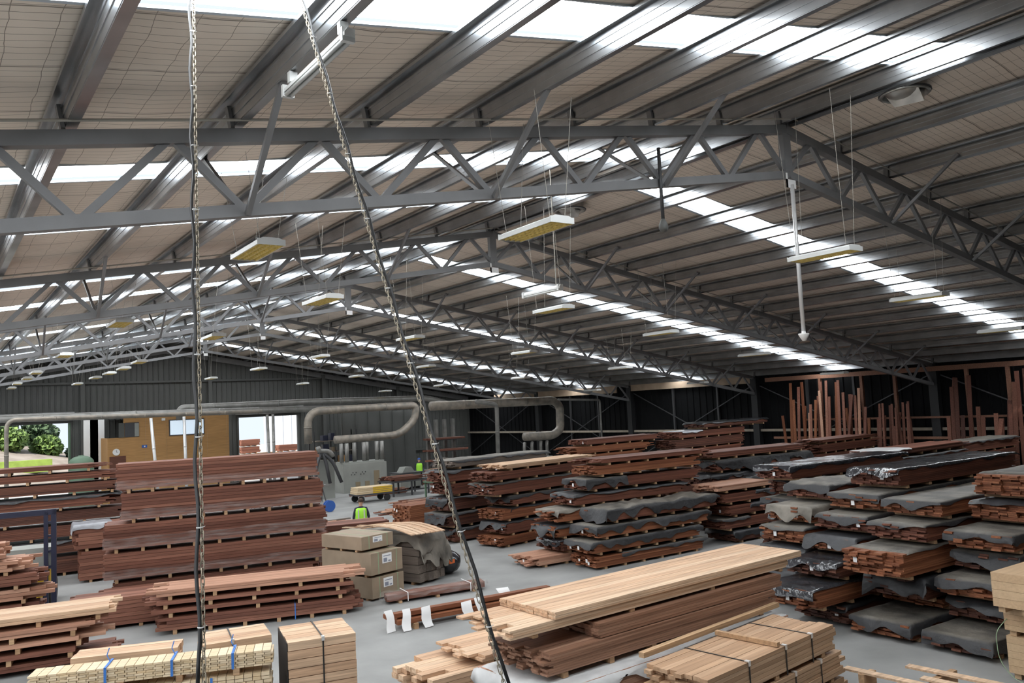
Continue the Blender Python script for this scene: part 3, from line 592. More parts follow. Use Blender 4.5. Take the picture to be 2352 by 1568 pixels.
# --- centre: boxes, tarped pack, wrapped bundle
SQ = 'of the carton stack beside the tall left stack'
for i, (zz, H, dx, dy, L) in enumerate(((.06, .51, 0, 0, 1.9), (.64, .54, .0, .02, 1.95), (1.25, .33, -.02, .3, 1.6))):
    c = empty('carton', (9.2 + dx - .32 * dy, 19.28 + dy, zz), math.radians(18.6 - 3), label='%s long brown carton %s' % (['bottom', 'middle', 'top'][i], SQ), cat='carton', group='brown cartons')
    obj('body', MB().box(0, 1.08, 0, L, 0, H).mesh('body', 'card'), c)
    obj('shipping_label', MB().box(.38, .70, -.006, -.002, H * .45, H * .9).mesh('shipping_label', 'paper'), c)
    obj('print_lines', MB().box(.42, .54, -.009, -.006, H * .5, H * .68).box(.58, .66, -.009, -.006, H * .5, H * .56).box(.42, .66, -.009, -.006, H * .76, H * .8).mesh('print_lines', 'print_ink'), c)
    for sx in (.24, .86): obj('strap', MB().box(sx, sx + .018, -.005, -.001, 0, H).box(sx, sx + .018, -.005, L, H, H + .004).mesh('strap', 'strap_green'), c)
    for sy in (.2, .8, 1.4): obj('bearer', MB().box(.02, 1.06, sy, sy + .08, -.06, 0).mesh('bearer', 'bearer'), c)
c = pack(11.95, 20.35, 0, 108, 3.2, 1.05, 1.25, 6, 5, 'grey_wood', 'timber pack draped in a dusty tarpaulin beside the cartons', bear=4, jit=.05)
sheet(3.2, 1.05, 1.25, f=.9, l=1.0, r=.3, bk=.4, m='tarp_pale', bump=.1, seed=11, parent=c, name='tarpaulin')
for k in range(7):
    x0 = 11.55 - .155 * k; y0 = 19.65; L = 2.5 + .3 * (k % 3); b = MB(); n = 8; pts = []
    for i in range(n):
        t0, t1 = i / n, (i + 1) / n; f = lambda t: (x0 - .24 * L * t, y0 + L * t, 1.44 + .16 * math.sin(PI * min(1, t * 1.1)))
        b.bar(f(t0), f(t1 + .01), .13, .025)
    obj('bent_board', b.mesh('bent_board', 'pale'), None, label='%s long pale board from the right sagging over the tarpaulin' % NUM[k], cat='board', group='sagging boards over the tarpaulin')
w = empty('wrapped_bundle', (9.3, 18.66, .0), math.radians(-9), label='narrow plastic wrapped bundle of mouldings lying on the aisle floor', cat='timber bundle')
for i in range(4): obj('moulding', boxmesh(2.65, .1, .14, 'cedar', 'moulding'), w, (.02 * i, .04 + .11 * i, .07))
for i in range(3): obj('bearer', boxmesh(.08, .5, .06, 'bearer', 'bearer'), w, (.3 + i * 1.0, .0, 0))
sheet(2.7, .5, .22, f=.18, l=.2, r=.2, bk=.18, m='wrap', bump=.03, seed=3, parent=w)
for sx in (.5, 2.2): obj('strap', MB().box(sx, sx + .02, -.06, .56, .25, .256).box(sx, sx + .02, -.066, -.06, .05, .255).mesh('strap', 'paper'), w)
c = empty('rubbish_bag', (12.35, 20.9, 0), label='black plastic bag with an orange patch beside the tarpaulin', cat='bag')
b = MB(); vs = []
for j in range(9):
    for i in range(16):
        a = 2 * PI * i / 16; ph = PI * j / 8; r = .42 * math.sin(ph) * (1 + .18 * noise.noise((math.cos(a) * 2, math.sin(a) * 2, j * .7))); vs.append((r * math.cos(a), r * math.sin(a), .34 - .34 * math.cos(ph)))
b.add(vs, [(j * 16 + i, j * 16 + (i + 1) % 16, (j + 1) * 16 + (i + 1) % 16, (j + 1) * 16 + i) for j in range(8) for i in range(16)])
obj('bag', b.mesh('bag', 'plastic_black', True), c); obj('patch', MB().box(-.16, .02, -.425, -.40, .34, .46).mesh('patch', 'orange'), c)
# --- tagged boards on the aisle floor
for k, (x, y, z, L) in enumerate(((8.15, 16.45, .26, 4.2), (8.35, 16.30, .13, 4.0), (8.5, 16.62, .13, 4.0))):
    obj('tagged_board', MB().box(0, L, 0, .19, 0, .09).mesh('tagged_board', 'cedar_orange'), None, (x, y, z), math.radians(-6), label='%s long reddish board with paper tags in the aisle' % ['upper', 'front lower', 'rear lower'][k], cat='board')
for k in range(3): obj('floor_bearer', MB().box(0, .1, 0, .7, 0, .12).mesh('floor_bearer', 'bearer'), None, (8.7 + k * 1.5, 16.2 - k * .16, 0), math.radians(-6), label='%s floor bearer under the tagged boards' % ['left', 'middle', 'right'][k], cat='bearer')
for k, (x, y, z, w_, h_, t) in enumerate(((8.08, 16.42, .33, .22, .42, .15), (8.42, 16.28, .2, .2, .42, -.1), (8.85, 16.2, .34, .26, .4, .12), (9.85, 16.12, .37, .3, .34, .1), (10.15, 16.0, .22, .25, .42, .0), (11.1, 16.5, .42, .3, .2, -.3))):
    b = MB(); n = 6; vs = []
    for j in range(n + 1):
        u = j / n; yy = -.05 - .10 * u * u + .22 * max(0, .25 - u); zz = -h_ * u + .01 * (u < .2)
        vs += [(0 + .03 * math.sin(u * 5 + k), yy, zz), (w_ + .02 * math.sin(u * 4 + k), yy + .02, zz)]
    b.add(vs, [(2 * j, 2 * j + 1, 2 * j + 3, 2 * j + 2) for j in range(n)])
    obj('paper_sheet', b.mesh('paper_sheet', 'paper', True), None, (x, y, max(z, h_ + .02)), t, label='%s white paper tag from the left drooping off the aisle boards' % NUM[k], cat='paper', group='white paper tags in the aisle')
# --- stack across the aisle (centre right)
def stack(where, x, y, ang, L, W, levels, group, nc=7):
    z = 0
    for i, lv_ in enumerate(levels):
        H, dx, m, cov, tg = lv_[:5]; nl = max(3, int(H / .044)); last = i == len(levels) - 1
        nm = 'top' if last else ORDN[i]
        if m == 'cedar': m = 'cedar_mid'
        if cov and not last: cov = dict(cov, bump=min(cov.get('bump', .02), .028))
        c, s = math.cos(math.radians(ang)), math.sin(math.radians(ang))
        pack(x + dx * c, y + dx * s, z, ang, L + R.uniform(-.25, .1), W, H, nc, nl, m, '%s timber pack of the stack %s' % (nm, where), bear=6, bh=.075, jit=.07, cover=cov, tags=tg, group=group, ragged=lv_[5] if len(lv_) > 5 else .10)
        z += H + (.018 + 1.5 * cov.get('bump', .02) if cov else 0.004)
    return z
T = lambda m='tarp', **k: dict(dict(m=m, f=.12, l=.18, r=.06, bk=.02, bump=.02), **k)
stack('nearest the worker in the yellow vest', 15.83, 23.03, 9.5, 4.9, 1.2,
      [(.36, 0, 'cedar_orange', None, 1), (.44, .25, 'cedar', T('tarp_dark', l=.3, x1=2.0), 1), (.40, .1, 'cedar_orange', T('tarp_dark', f=.06, x0=.4), 1), (.36, .5, 'cedar', T(l=.25, f=.15), 1), (.44, -.3, 'cedar', T('tarp', f=.06, l=.12), 2), (.34, -.2, 'cedar', None, 0, .3), (.22, .3, 'pale', None, 1, .2)], 'packs of the centre stack')
stack('behind the centre stack, covered in dark sheets', 15.1, 25.2, 8, 5.0, 1.2,
      [(.5, .2, 'cedar', T('tarp_dark', l=.4), 1), (.5, -.1, 'cedar_dark', T('tarp', l=.5), 0), (.5, .0, 'cedar_dark', T('tarp_dark', l=.4), 0), (.45, .2, 'cedar', None, 2), (.45, 0, 'cedar', T('tarp_dark', l=.1), 0), (.3, .3, 'grey_wood', T('tarp', l=.05), 0)], 'packs behind the centre stack')
pack(16.1, 30.0, 0, 8, 2.6, 1.2, .9, 7, 12, 'cedar_orange', 'lone reddish pack on the floor by the machine aisle', bear=4, jit=.06, tags=2)
p = pack(17.3, 28.0, 0, 8, 3.6, 1.0, 1.3, 6, 8, 'cedar_dark', 'dark pack with a leaning black sheet behind the centre stack', bear=4, jit=.2, cover=dict(m='plastic_black', f=.5, l=.7, r=.1))
# --- messy covered stacks beside it
stack('with loose sheets at the aisle corner', 15.47, 17.82, -2, 4.3, 1.2,
      [(.36, 0, 'cedar_orange', T(l=.1, x0=.9), 3), (.36, -.15, 'cedar_orange', T('tarp', l=.2, f=.25), 2), (.36, .1, 'cedar_orange', T('tarp', l=.35, f=.3, bump=.08), 2), (.34, .5, 'cedar', T('tarp', l=.45, f=.35, bump=.1), 1)], 'packs of the corner stack')
stack('right of the corner stack under pale boards', 20.95, 17.6, -2, 5.2, 1.2,
      [(.38, .2, 'cedar_dark', T('tarp_dark', f=.3), 0), (.36, -.3, 'cedar', T('tarp', l=.1, x1=1.2), 0), (.36, .0, 'cedar', T('tarp_dark', f=.2, x0=1.0), 1), (.34, -.2, 'cedar', T('tarp_dark', f=.25, x0=1.5), 0), (.24, -.35, 'pink', T('tarp_dark', x0=2.4, f=.2, bump=.14), 0, .2)], 'packs right of the corner stack')
stack('behind the corner stack with long pale boards on top', 15.6, 19.3, -3, 4.6, 1.2,
      [(.30, -1.1, 'pink', None, 1, .3), (.38, -.2, 'cedar_dark', T('plastic_black', l=.3), 0), (.38, -.35, 'cedar_orange', T('tarp_dark', l=.4), 1), (.38, -.1, 'cedar_orange', T('tarp_pale', l=.25, x1=1.6), 1, .4), (.36, .4, 'cedar', T('tarp_dark', f=.1), 1), (.36, .9, 'cedar', T('tarp', f=.35, l=.3, x1=1.5, bump=.08), 1), (.34, 1.2, 'cedar_orange', None, 0), (.2, 1.5, 'cedar', None, 0, .5)], 'packs behind the corner stack')
stack('behind the pale boards with a hanging brown sheet', 22.3, 19.4, -3, 5.0, 1.2,
      [(.5, .2, 'cedar_dark', None, 0), (.5, -.2, 'cedar_dark', T('tarp_dark', f=.3), 0), (.48, .3, 'cedar', None, 0), (.46, .0, 'cedar_dark', T('tarp_dark', f=.3), 0), (.42, .2, 'cedar', T('tarp', f=.5, l=.3, r=.3), 0), (.26, .1, 'cedar', None, 0, .4)], 'packs behind the pale boards')
stack('in front of the extraction pipe bend', 22.7, 27.6, 2, 4.7, 1.2,
      [(.5, 0, 'cedar', None, 0), (.5, .2, 'cedar_dark', T('tarp_dark'), 0), (.46, -.1, 'cedar', None, 1), (.46, .3, 'cedar', T('tarp_dark', f=.2), 0), (.42, .1, 'cedar_orange', None, 1, .3), (.36, .4, 'cedar_orange', None, 0, .4), (.30, 1.0, 'cedar', None, 1)], 'packs by the pipe bend')
stack('under a draped black sheet by the side wall', 28.6, 27.0, 4, 5.4, 1.2,
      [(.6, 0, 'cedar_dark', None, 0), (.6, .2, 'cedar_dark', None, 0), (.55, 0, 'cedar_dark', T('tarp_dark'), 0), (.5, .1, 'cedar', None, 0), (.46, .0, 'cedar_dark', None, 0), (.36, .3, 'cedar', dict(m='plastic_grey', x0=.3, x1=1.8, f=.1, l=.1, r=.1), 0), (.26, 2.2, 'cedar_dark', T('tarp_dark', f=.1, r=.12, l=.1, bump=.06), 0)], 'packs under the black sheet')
stack('with a pale torn sheet near the side wall', 25.6, 22.0, 1, 5.0, 1.2,
      [(.55, 0, 'cedar_dark', None, 0), (.5, .1, 'cedar_dark', None, 0), (.5, .1, 'cedar', T('tarp_dark'), 1), (.46, -.2, 'cedar', dict(m='tarp_pale', x0=1.2, x1=2.2, f=.42, l=.1, r=.15, bump=.06), 1), (.34, .1, 'cedar', T('tarp', f=.08, l=.3), 1)], 'packs by the side wall')
stack('farthest along the side wall beneath the leaning boards', 31.4, 21.2, 2, 4.5, 1.2,
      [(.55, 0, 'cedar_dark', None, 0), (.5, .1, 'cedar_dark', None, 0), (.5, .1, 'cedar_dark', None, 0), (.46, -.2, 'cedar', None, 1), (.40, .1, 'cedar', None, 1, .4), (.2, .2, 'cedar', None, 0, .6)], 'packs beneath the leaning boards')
stack('under glossy black plastic in the right-hand rows', 19.2, 13.6, -2, 5.4, 1.2,
      [(.45, 0, 'cedar_dark', T('plastic_black'), 0), (.42, -.3, 'cedar_dark', T('tarp_dark', f=.3), 0), (.42, .1, 'cedar_dark', T('plastic_black', f=.3), 1), (.42, -.2, 'cedar', T('tarp', f=.2), 1), (.40, .2, 'cedar', T('tarp_dark', f=.2), 1), (.40, -.4, 'cedar', T('plastic_black', f=.16, l=.2), 1)], 'packs under black plastic')
stack('with long bowed boards by the side wall', 25.0, 14.6, 0, 5.4, 1.2,
      [(.5, 0, 'cedar_dark', None, 0), (.5, .1, 'cedar_dark', T('tarp_dark'), 0), (.46, .1, 'cedar_dark', None, 0), (.44, -.2, 'cedar', T('tarp_dark', f=.3), 1), (.40, .1, 'cedar', T('tarp', f=.1), 0, .3), (.24, .2, 'cedar', T('plastic_white', x1=1.4, f=.1), 0, .4)], 'bowed packs')
stack('with loose boards on top beside the leaning timber', 31.0, 15.2, 0, 4.9, 1.2,
      [(.55, 0, 'cedar_dark', None, 0), (.55, .1, 'cedar_dark', None, 0), (.5, .1, 'cedar_dark', None, 0), (.5, -.2, 'cedar', None, 1), (.42, .1, 'cedar', T('tarp', f=.1), 0, .3)], 'packs beside the leaning timber')
# --- right-hand rows
stack('in the right-hand row under a dusty grey sheet', 14.75, 8.38, -2, 5.2, 1.2,
      [(.34, 0.0, 'cedar_orange', T('tarp', l=.3, f=.3, bump=.1), 0), (.22, 1.1, 'cedar_orange', None, 0), (.46, .6, 'cedar_dark', T('tarp_dark', l=.5, f=.4), 0), (.5, -.1, 'cedar_orange', T('tarp', l=.06, x0=.15, f=.05), 1), (.36, .8, 'cedar', T('tarp', l=.12, f=.1), 0), (.34, 1.4, 'cedar_orange', T('tarp', l=.2, f=.1), 1)], 'packs of the right-hand row')
stack('nearest the brown boards at the right edge', 14.75, 6.95, -2, 5.0, 1.2,
      [(.3, 0.0, 'cedar_dark', T('tarp', l=.3, f=.35, bump=.1), 0), (.4, .9, 'cedar_dark', T('tarp_dark', l=.3), 0), (.36, .6, 'cedar_orange', T('tarp', l=.2, f=.3), 0), (.36, 1.2, 'cedar_dark', T('tarp', l=.3, f=.3), 0), (.34, 1.0, 'cedar_orange', T('tarp', l=.25, f=.3), 0), (.40, 2.0, 'cedar_orange', T('tarp_dark', l=.1, f=.2), 0), (.46, 2.2, 'cedar_orange', T('tarp', l=.1, x0=.2), 0)], 'packs at the right edge')
stack('with glossy wrapped top in the right-hand row', 15.0, 9.8, -2, 5.2, 1.2,
      [(.4, 0.0, 'cedar_dark', T('tarp_dark', l=.15), 1), (.42, -1.0, 'cedar_orange', T('plastic_black', l=.22, f=.06), 1), (.34, -.2, 'cedar_dark', T('plastic_black', l=.2), 1), (.34, .5, 'cedar_orange', T('tarp_dark', l=.3), 1), (.36, .9, 'cedar', T('tarp', l=.25, f=.15), 1), (.36, 1.4, 'cedar_orange', T('tarp', l=.2), 1), (.42, 2.2, 'cedar', T('plastic_black', l=.25, f=.08), 1)], 'packs with glossy tops')
stack('with a curled pale sheet in the right-hand rows', 15.6, 11.2, -2, 5.2, 1.2,
      [(.4, 0.0, 'cedar_dark', T('tarp_dark', l=.3), 0), (.4, -.2, 'cedar_dark', T('tarp_dark', l=.4), 1), (.38, .2, 'cedar_dark', T('tarp_dark', l=.2), 0), (.38, .2, 'cedar_orange', T('tarp', l=.1), 1), (.38, .5, 'cedar_orange', T('tarp_pale', l=.4, f=.3, x1=1.2, bump=.12), 1), (.34, 1.2, 'cedar', T('tarp', l=.2, bump=.08), 0)], 'packs with a curled sheet')
# --- brown board stack at the right edge
p = empty('board_stack', (13.75, 5.2, 0), math.radians(-2), label='tall stack of smooth brown board packs at the right edge', cat='board stack')
for i, (z0, z1, dx) in enumerate(((.1, .68, .3), (.77, 1.11, .28), (1.19, 1.72, .0))):
    n = 4 if i != 0 else 5
    for j in range(n): obj('panel', MB().box(dx, dx + 2.4, 0, 1.25, z0 + (z1 - z0) * j / n, z0 + (z1 - z0) * (j + .97) / n).mesh('panel', 'mdf'), p)
    for k in range(4): obj('bearer', boxmesh(2.2, .1, .085, 'mdf', 'bearer'), p, (dx + .05, .05 + k * .35, z0 - .09 if i else 0.005))
obj('strap', MB().box(.288, .296, .7, .725, .02, .7).mesh('strap', 'strap_green'), p)
obj('loose_strap', MB().tube(bend([(.27, 1.2, .95), (.12, 1.32, .75), (.12, 1.3, .3), (.18, 1.1, .02), (.1, .5, .012)], .25), .006, 6).mesh('loose_strap', 'strap_green', True), p)
# --- bottom right corner
c = empty('small_crate', (11.25, 5.9, .0), .05, label='small open timber crate with plastic scraps at the lower right', cat='crate')
for (a, b_, c_, d_) in ((0, .5, 0, .03), (0, .5, .97, 1.0), (0, .03, .03, .97), (.47, .5, .03, .97)): obj('side', MB().box(a, b_, c_, d_, .0, .38).mesh('side', 'pale'), c)
obj('plastic_scrap', MB().tube([(.08, .9, .36), (.12, .7, .40), (.1, .75, .39), (.1, .5, .38)], [.03, .04, .04, .02], 7).mesh('plastic_scrap', 'plastic_white', True), c)
for k, (a, b_, dz) in enumerate((((11.42, 7.6), (11.62, 5.0), 0), ((12.08, 6.98), (12.3, 4.4), .02), ((11.78, 6.6), (11.95, 4.6), .0))):
    obj('plank', MB().bar((*a, .5 + dz), (*b_, .5 + dz), .15, .03).mesh('plank', 'pale'), None, label='%s loose pale plank at the lower right corner' % ['left', 'right', 'middle'][k], cat='plank')
for k, y in enumerate((5.3, 6.45)): obj('trestle_bar', MB().box(11.85, 12.5, y, y + .09, 0, .484).mesh('trestle_bar', 'bearer'), None, label='%s timber support under the loose planks' % ['near', 'far'][k], cat='support')
obj('trestle_bar', MB().box(11.35, 11.68, 7.25, 7.34, 0, .484).mesh('trestle_bar', 'bearer'), None, label='timber support under the tip of the left loose plank', cat='support')

# ------------------------------------------------------------------ timber leaning on the side wall
rk = empty('timber_rack', (XW - .35, 0, 0), label='brown timber frame rack along the dark side wall', cat='rack')
obj('head_beam', MB().box(-.06, .06, 11, 28.3, 5.38, 5.60).mesh('head_beam', 'rack_wood'), rk)
obj('rail', MB().box(-.05, .05, 11, 26, 3.25, 3.34).mesh('rail', 'rack_wood'), rk)
obj('rail', MB().box(-.05, .05, 11, 28, 2.3, 2.42).mesh('rail', 'rack_wood'), rk)
for y in (12.6, 15.9, 17.6, 20.9, 22.6, 24.9): obj('post', MB().box(-.07, .07, y, y + .14, 0, 5.4).mesh('post', 'rack_wood'), rk)
rr = random.Random(3)
def leaners(n, ya, yb, hs, ws, mats, where):        # upright boards side by side, the farthest along the wall first
    st = (yb - ya) / n
    for i in range(n):
        y = ya + st * (i + .5); h = min(5.25, rr.choice(hs) + rr.uniform(-.2, .2)); w = min(rr.uniform(*ws), st * .8); x0 = XW - .92 - .07 * (i % 5); x1 = x0 + .43 * h / 5.3
        b = MB(); b.bar((x0, y, 0.0), (x1, y + rr.uniform(-.55, .55) * (1 if i % 3 == 0 else .12), h), .04, w)
        obj('leaning_board', b.mesh('leaning_board', rr.choice(mats)), None, label='%s board from the left leaning upright in the %s' % (NUM[i], where), cat='board', group='leaning boards, ' + where)
leaners(26, 26.8, 22.2, (3.2, 3.5, 3.9, 4.3, 4.6, 5.2, 5.3), (.08, .2), ('cedar', 'pink', 'cedar', 'cedar_orange'), 'brightest cluster by the rack')
leaners(16, 21.9, 19.9, (3.0, 3.5, 3.9, 4.2), (.06, .12), ('cedar',), 'middle cluster beside the rack posts')
leaners(26, 18.7, 13.2, (3.2, 3.6, 4.0, 4.6, 5.1), (.06, .15), ('cedar', 'cedar_dark'), 'dark cluster near the right edge')

# ------------------------------------------------------------------ office box and end wall fittings
of = empty('site_office', (8.9, 54.0, 0), label='plywood clad site office with a two pane window at the end wall', cat='office')
obj('wall', MB().box(.0, .9, 0, .1, 0, 4.05).box(.9, 7.15, 0, .1, 0, 5.35).box(7.05, 7.15, .1, 4.9, 0, 5.35).box(.0, .1, .1, 4.9, 0, 4.05).mesh('wall', 'ply'), of)
obj('roof', MB().box(.8, 7.2, -.05, 5.0, 5.35, 5.45).mesh('roof', 'grey_wood'), of)
for k in range(5): obj('sheet_joint', MB().box(.9 + 1.22 * (k + 1) - .008, .9 + 1.22 * (k + 1) + .008, -.012, .0, 0, 5.35).mesh('sheet_joint', 'bearer'), of)
wn = obj('window', MB().box(3.48, 5.6, -.05, 0, 3.98, 4.98).mesh('window', 'steel_dark'), of)
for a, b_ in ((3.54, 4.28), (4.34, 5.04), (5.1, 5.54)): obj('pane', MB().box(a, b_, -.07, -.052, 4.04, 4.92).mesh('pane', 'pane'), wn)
ht = obj('hatch', MB().box(.95, 1.75, -.04, 0, 4.05, 4.92).mesh('hatch', 'steel_dark'), of); obj('hatch_shutter', MB().box(.62, .92, -.06, -.02, 4.05, 4.92).mesh('hatch_shutter', 'wall_grey'), ht); obj('hatch_shutter', MB().box(1.5, 1.74, -.06, -.042, 4.08, 4.88).mesh('hatch_shutter', 'machine'), ht)
ck = obj('clock', MB().tube([(.47, -.06, 3.2), (.47, 0, 3.2)], .2, 20).mesh('clock', 'white'), of); obj('clock_hands', MB().bar((.47, -.07, 3.2), (.47, -.07, 3.33), .015, .02).bar((.47, -.07, 3.2), (.56, -.07, 3.18), .02, .015).mesh('clock_hands', 'steel_dark'), ck)
obj('notice', MB().box(1.9, 2.2, -.02, 0, 3.36, 3.52).mesh('notice', 'blue'), of); obj('notice', MB().box(2.02, 2.1, -.03, -.02, 3.40, 3.48).mesh('notice', 'white'), of)
obj('vent_box', MB().box(3.05, 3.25, -.1, 0, 4.95, 5.1).mesh('vent_box', 'white'), of)
obj('doorway', MB().box(.1, 1.0, -.03, 0, 0, 2.95).mesh('doorway', 'cedar_dark'), of)
for k, x in enumerate((8.85, 9.2)): obj('partition_panel', MB().box(x - .9, x - .1, 56.2, 56.3, 0, 5.2).mesh('partition_panel', 'white'), None, label='%s pale sheet panel left of the plywood office' % ['outer', 'inner'][k], cat='panel')
tk = empty('green_tank', (6.95, 50, 0), label='green round topped tank standing above the dark stacks', cat='tank')
obj('shell', MB().lathe([(.62, 0), (.62, 2.85), (.6, 2.98), (.5, 3.1), (.32, 3.2), (.0, 3.25)], n=24).mesh('shell', 'green', True), tk); obj('lid', MB().lathe([(.14, 3.2), (.14, 3.27), (0, 3.28)], n=14).mesh('lid', 'green', True), tk)

# ------------------------------------------------------------------ dust extraction ducts and machine
def duct(name, pts, r, m, label, rr_=.7, seams=4):
    d = empty(name, tuple(pts[0]), label=label, cat='duct'); q = [Vector(p) - Vector(pts[0]) for p in pts]
    obj('tube', MB().tube(bend(q, rr_, 7), r, 14).mesh('tube', m, True), d)
    for i in range(len(q) - 1):
        L = (q[i + 1] - q[i]).length; n = max(1, int(L / 2.4)); t = (q[i + 1] - q[i]).normalized()
        if L < 1.6: continue
        for k in range(1, n + 1):
            c = q[i] + t * (L * k / (n + 1)); obj('seam_band', MB().tube([c - t * .04, c + t * .04], r * 1.06, 14).mesh('seam_band', m, True), d)
    return d
duct('extraction_duct', [(0.5, 50, 5.42), (12, 50, 5.33), (26, 50, 5.15)], .2, 'duct', 'long grey main duct running across the end of the hall')
duct('extraction_duct', [(12.2, 50.6, 4.9), (12.2, 50.6, 5.62), (20, 50.4, 5.68), (28.6, 50, 5.62), (30.5, 49, 4.9)], .2, 'duct', 'upper grey duct ending in a downward bend')
duct('thin_pipe', [(3.35, 48, 0), (3.35, 48, 5.32), (16.2, 48, 5.20)], .1, 'duct_rust', 'thin cream pipe turning down beside the left door', .5)
duct('extraction_duct', [(19.0, 48, 3.1), (19.0, 48, 5.05), (22.0, 48, 5.1), (26.3, 47.5, 5.15), (26.1, 47.5, 4.2), (24.9, 47.4, 3.28), (20.5, 47.5, 3.25)], .24, 'duct_rust', 'wide curved duct feeding the row of machine risers', 1.0)
duct('extraction_duct', [(24.4, 42.4, 5.0), (33.4, 42, 5.0), (33.9, 42, 4.6), (33.85, 42, 3.1), (33.2, 42, 2.75), (30.9, 42, 2.8)], .27, 'duct_rust', 'big swan neck duct with a rusty bend near the side wall', .8)
duct('thin_pipe', [(26.9, 41.3, 5.15), (28.4, 41.3, 4.9), (28.3, 41.3, 0)], .13, 'duct', 'straight grey stand pipe in front of the dark wall', .3)
duct('thin_pipe', [(33.3, 41.4, 5.05), (36.9, 41.4, 4.9), (36.85, 41.4, 0)], .07, 'duct', 'thin square cornered pipe near the side wall', .2)
for i, x in enumerate((30.9, 31.5, 32.2, 32.7)): duct('branch_hose', [(x, 42, 2.42), (x - .12, 41.9, 2.2), (x - .15, 41.9, .0)], .1, 'duct', '%s branch hose below the swan neck duct' % ['first', 'second', 'third', 'fourth'][i], .25)
for k, (x, dx, z1) in enumerate(((10.37, .2, 5.1), (12.15, .05, 5.1), (17.0, .05, 5.0), (17.35, .0, 5.0))): duct('thin_pipe', [(x, 49.4, z1), (x + dx * 2, 49.4, 0)], .085, 'pipe_white' if k < 2 else 'duct', '%s slim drop pipe in front of the %s' % (NUM[k % 2], 'plywood office' if k < 2 else 'bright door'), .1)
mc = empty('moulding_machine', (20.6, 46.6, 0), math.radians(-4), label='long grey machine body with a row of extraction risers', cat='machine')
obj('body', MB().box(0, 2.8, 0, 1.7, 0, 1.75).box(.1, 2.7, .1, 1.6, 1.75, 1.85).mesh('body', 'machine'), mc)
for k, (a, b_) in enumerate(((.75, 1.05), (1.35, 1.65), (1.95, 2.3))): obj('access_panel', MB().box(a, b_, -.02, 0, .15, .65 if k < 2 else 1.25).mesh('access_panel', 'machine_panel'), mc)
for k in range(8): obj('vent_hole', MB().tube([(.5 + .1 * (k % 4) + .6 * (k // 4), -.015, 1.1 + .12 * (k % 2)), (.5 + .1 * (k % 4) + .6 * (k // 4), .0, 1.1 + .12 * (k % 2))], .035, 8).mesh('vent_hole', 'steel_dark'), mc)
for i, (x, y) in enumerate(((.1, .5), (.4, .4), (1.0, .7), (1.55, .5), (1.85, .8), (2.4, .5), (2.7, .4))):
    obj('riser', MB().tube([(x, y, 1.85), (x, y, 3.0)], .13, 12).mesh('riser', 'duct', True), mc)
y_ = empty('suction_hood', (18.2, 44.6, 0), label='forked dark suction hoses hanging left of the machine', cat='hose')
obj('trunk', MB().tube(bend([(.0, 0, 3.0), (.1, 0, 2.75), (.7, 0, 2.7), (.9, 0, 2.4)], .25), .14, 10).mesh('trunk', 'duct', True), y_)
for s in (-.5, .4, 1.1): obj('hose', MB().tube(bend([(.25, 0, 2.72), (s * .6 + .2, -.1, 2.1), (s + .2, -.2, .9)], .5), .1, 8).mesh('hose', 'steel_dark', True), y_)
obj('post', MB().box(-.1, 1.1, .3, .5, 0, 2.2).mesh('post', 'machine'), y_)
rb = empty('storage_rack', (22.0, 54.6, 0), label='loaded storage shelves between the bright door and the ducts', cat='rack')
for x in (0, 1.6, 3.2): obj('upright', MB().box(x, x + .08, 0, .08, 0, 3.7).box(x, x + .08, .9, .98, 0, 3.7).mesh('upright', 'steel_dark'), rb)
for z in (.6, 1.4, 2.2, 2.95): obj('shelf', MB().box(0, 3.28, 0, .98, z, z + .06).mesh('shelf', 'grey_wood'), rb)
for i in range(14):
    x = .15 + (i % 5) * .6; z = (.665, 1.465, 2.265, 3.015)[i % 4]
    obj('carton', MB().box(0, .42, 0, .4, 0, rr.uniform(.22, .5)).mesh('carton', rr.choice(('card', 'ply', 'grey_wood', 'blue_paint'))), None, (22.0 + x, 54.75, z), rr.uniform(-.15, .15), label='small box on the %s shelf by the bright door, slot %s from the left' % (ORDN[i % 4], NUM[i % 5]), cat='box', group='boxes on the far shelves')
pw = obj('partition_screen', MB().box(24.5, 30.5, 55.5, 55.62, 0, 4.9).mesh('partition_screen', 'wall_grey'), None, label='tall grey metal screen behind the curved duct', cat='screen')
for k in range(6): obj('screen_rib', MB().box(24.6 + k * 1.0, 24.66 + k * 1.0, 55.44, 55.5, 0, 4.9).mesh('screen_rib', 'wall_grey'), pw)
# cantilever rack of red boards
cr = empty('cantilever_rack', (28.6, 50.0, 0), label='open rack holding red boards against the dark wall', cat='rack')
for k in range(4): obj('upright', MB().box(.1 + k * .7, .3 + k * .7, .5, .75, 0, 4.1).mesh('upright', 'duct'), cr)
for j, z in enumerate((.5, 1.2, 1.9, 2.7)):
    obj('arm', MB().box(.1, 2.4, -.4, .5, z - .06, z).mesh('arm', 'steel_dark'), cr)
    for k in range(4): obj('board', boxmesh(3.0, .22, .12, 'cedar', 'rack_board'), None, (28.4 + rr.uniform(-.3, .3), 49.55 + .235 * k, z + .004), label='%s red board on the %s arm of the open rack' % (NUM[k], ORDN[j]), cat='board', group='boards on the open rack').name = 'rack_board'
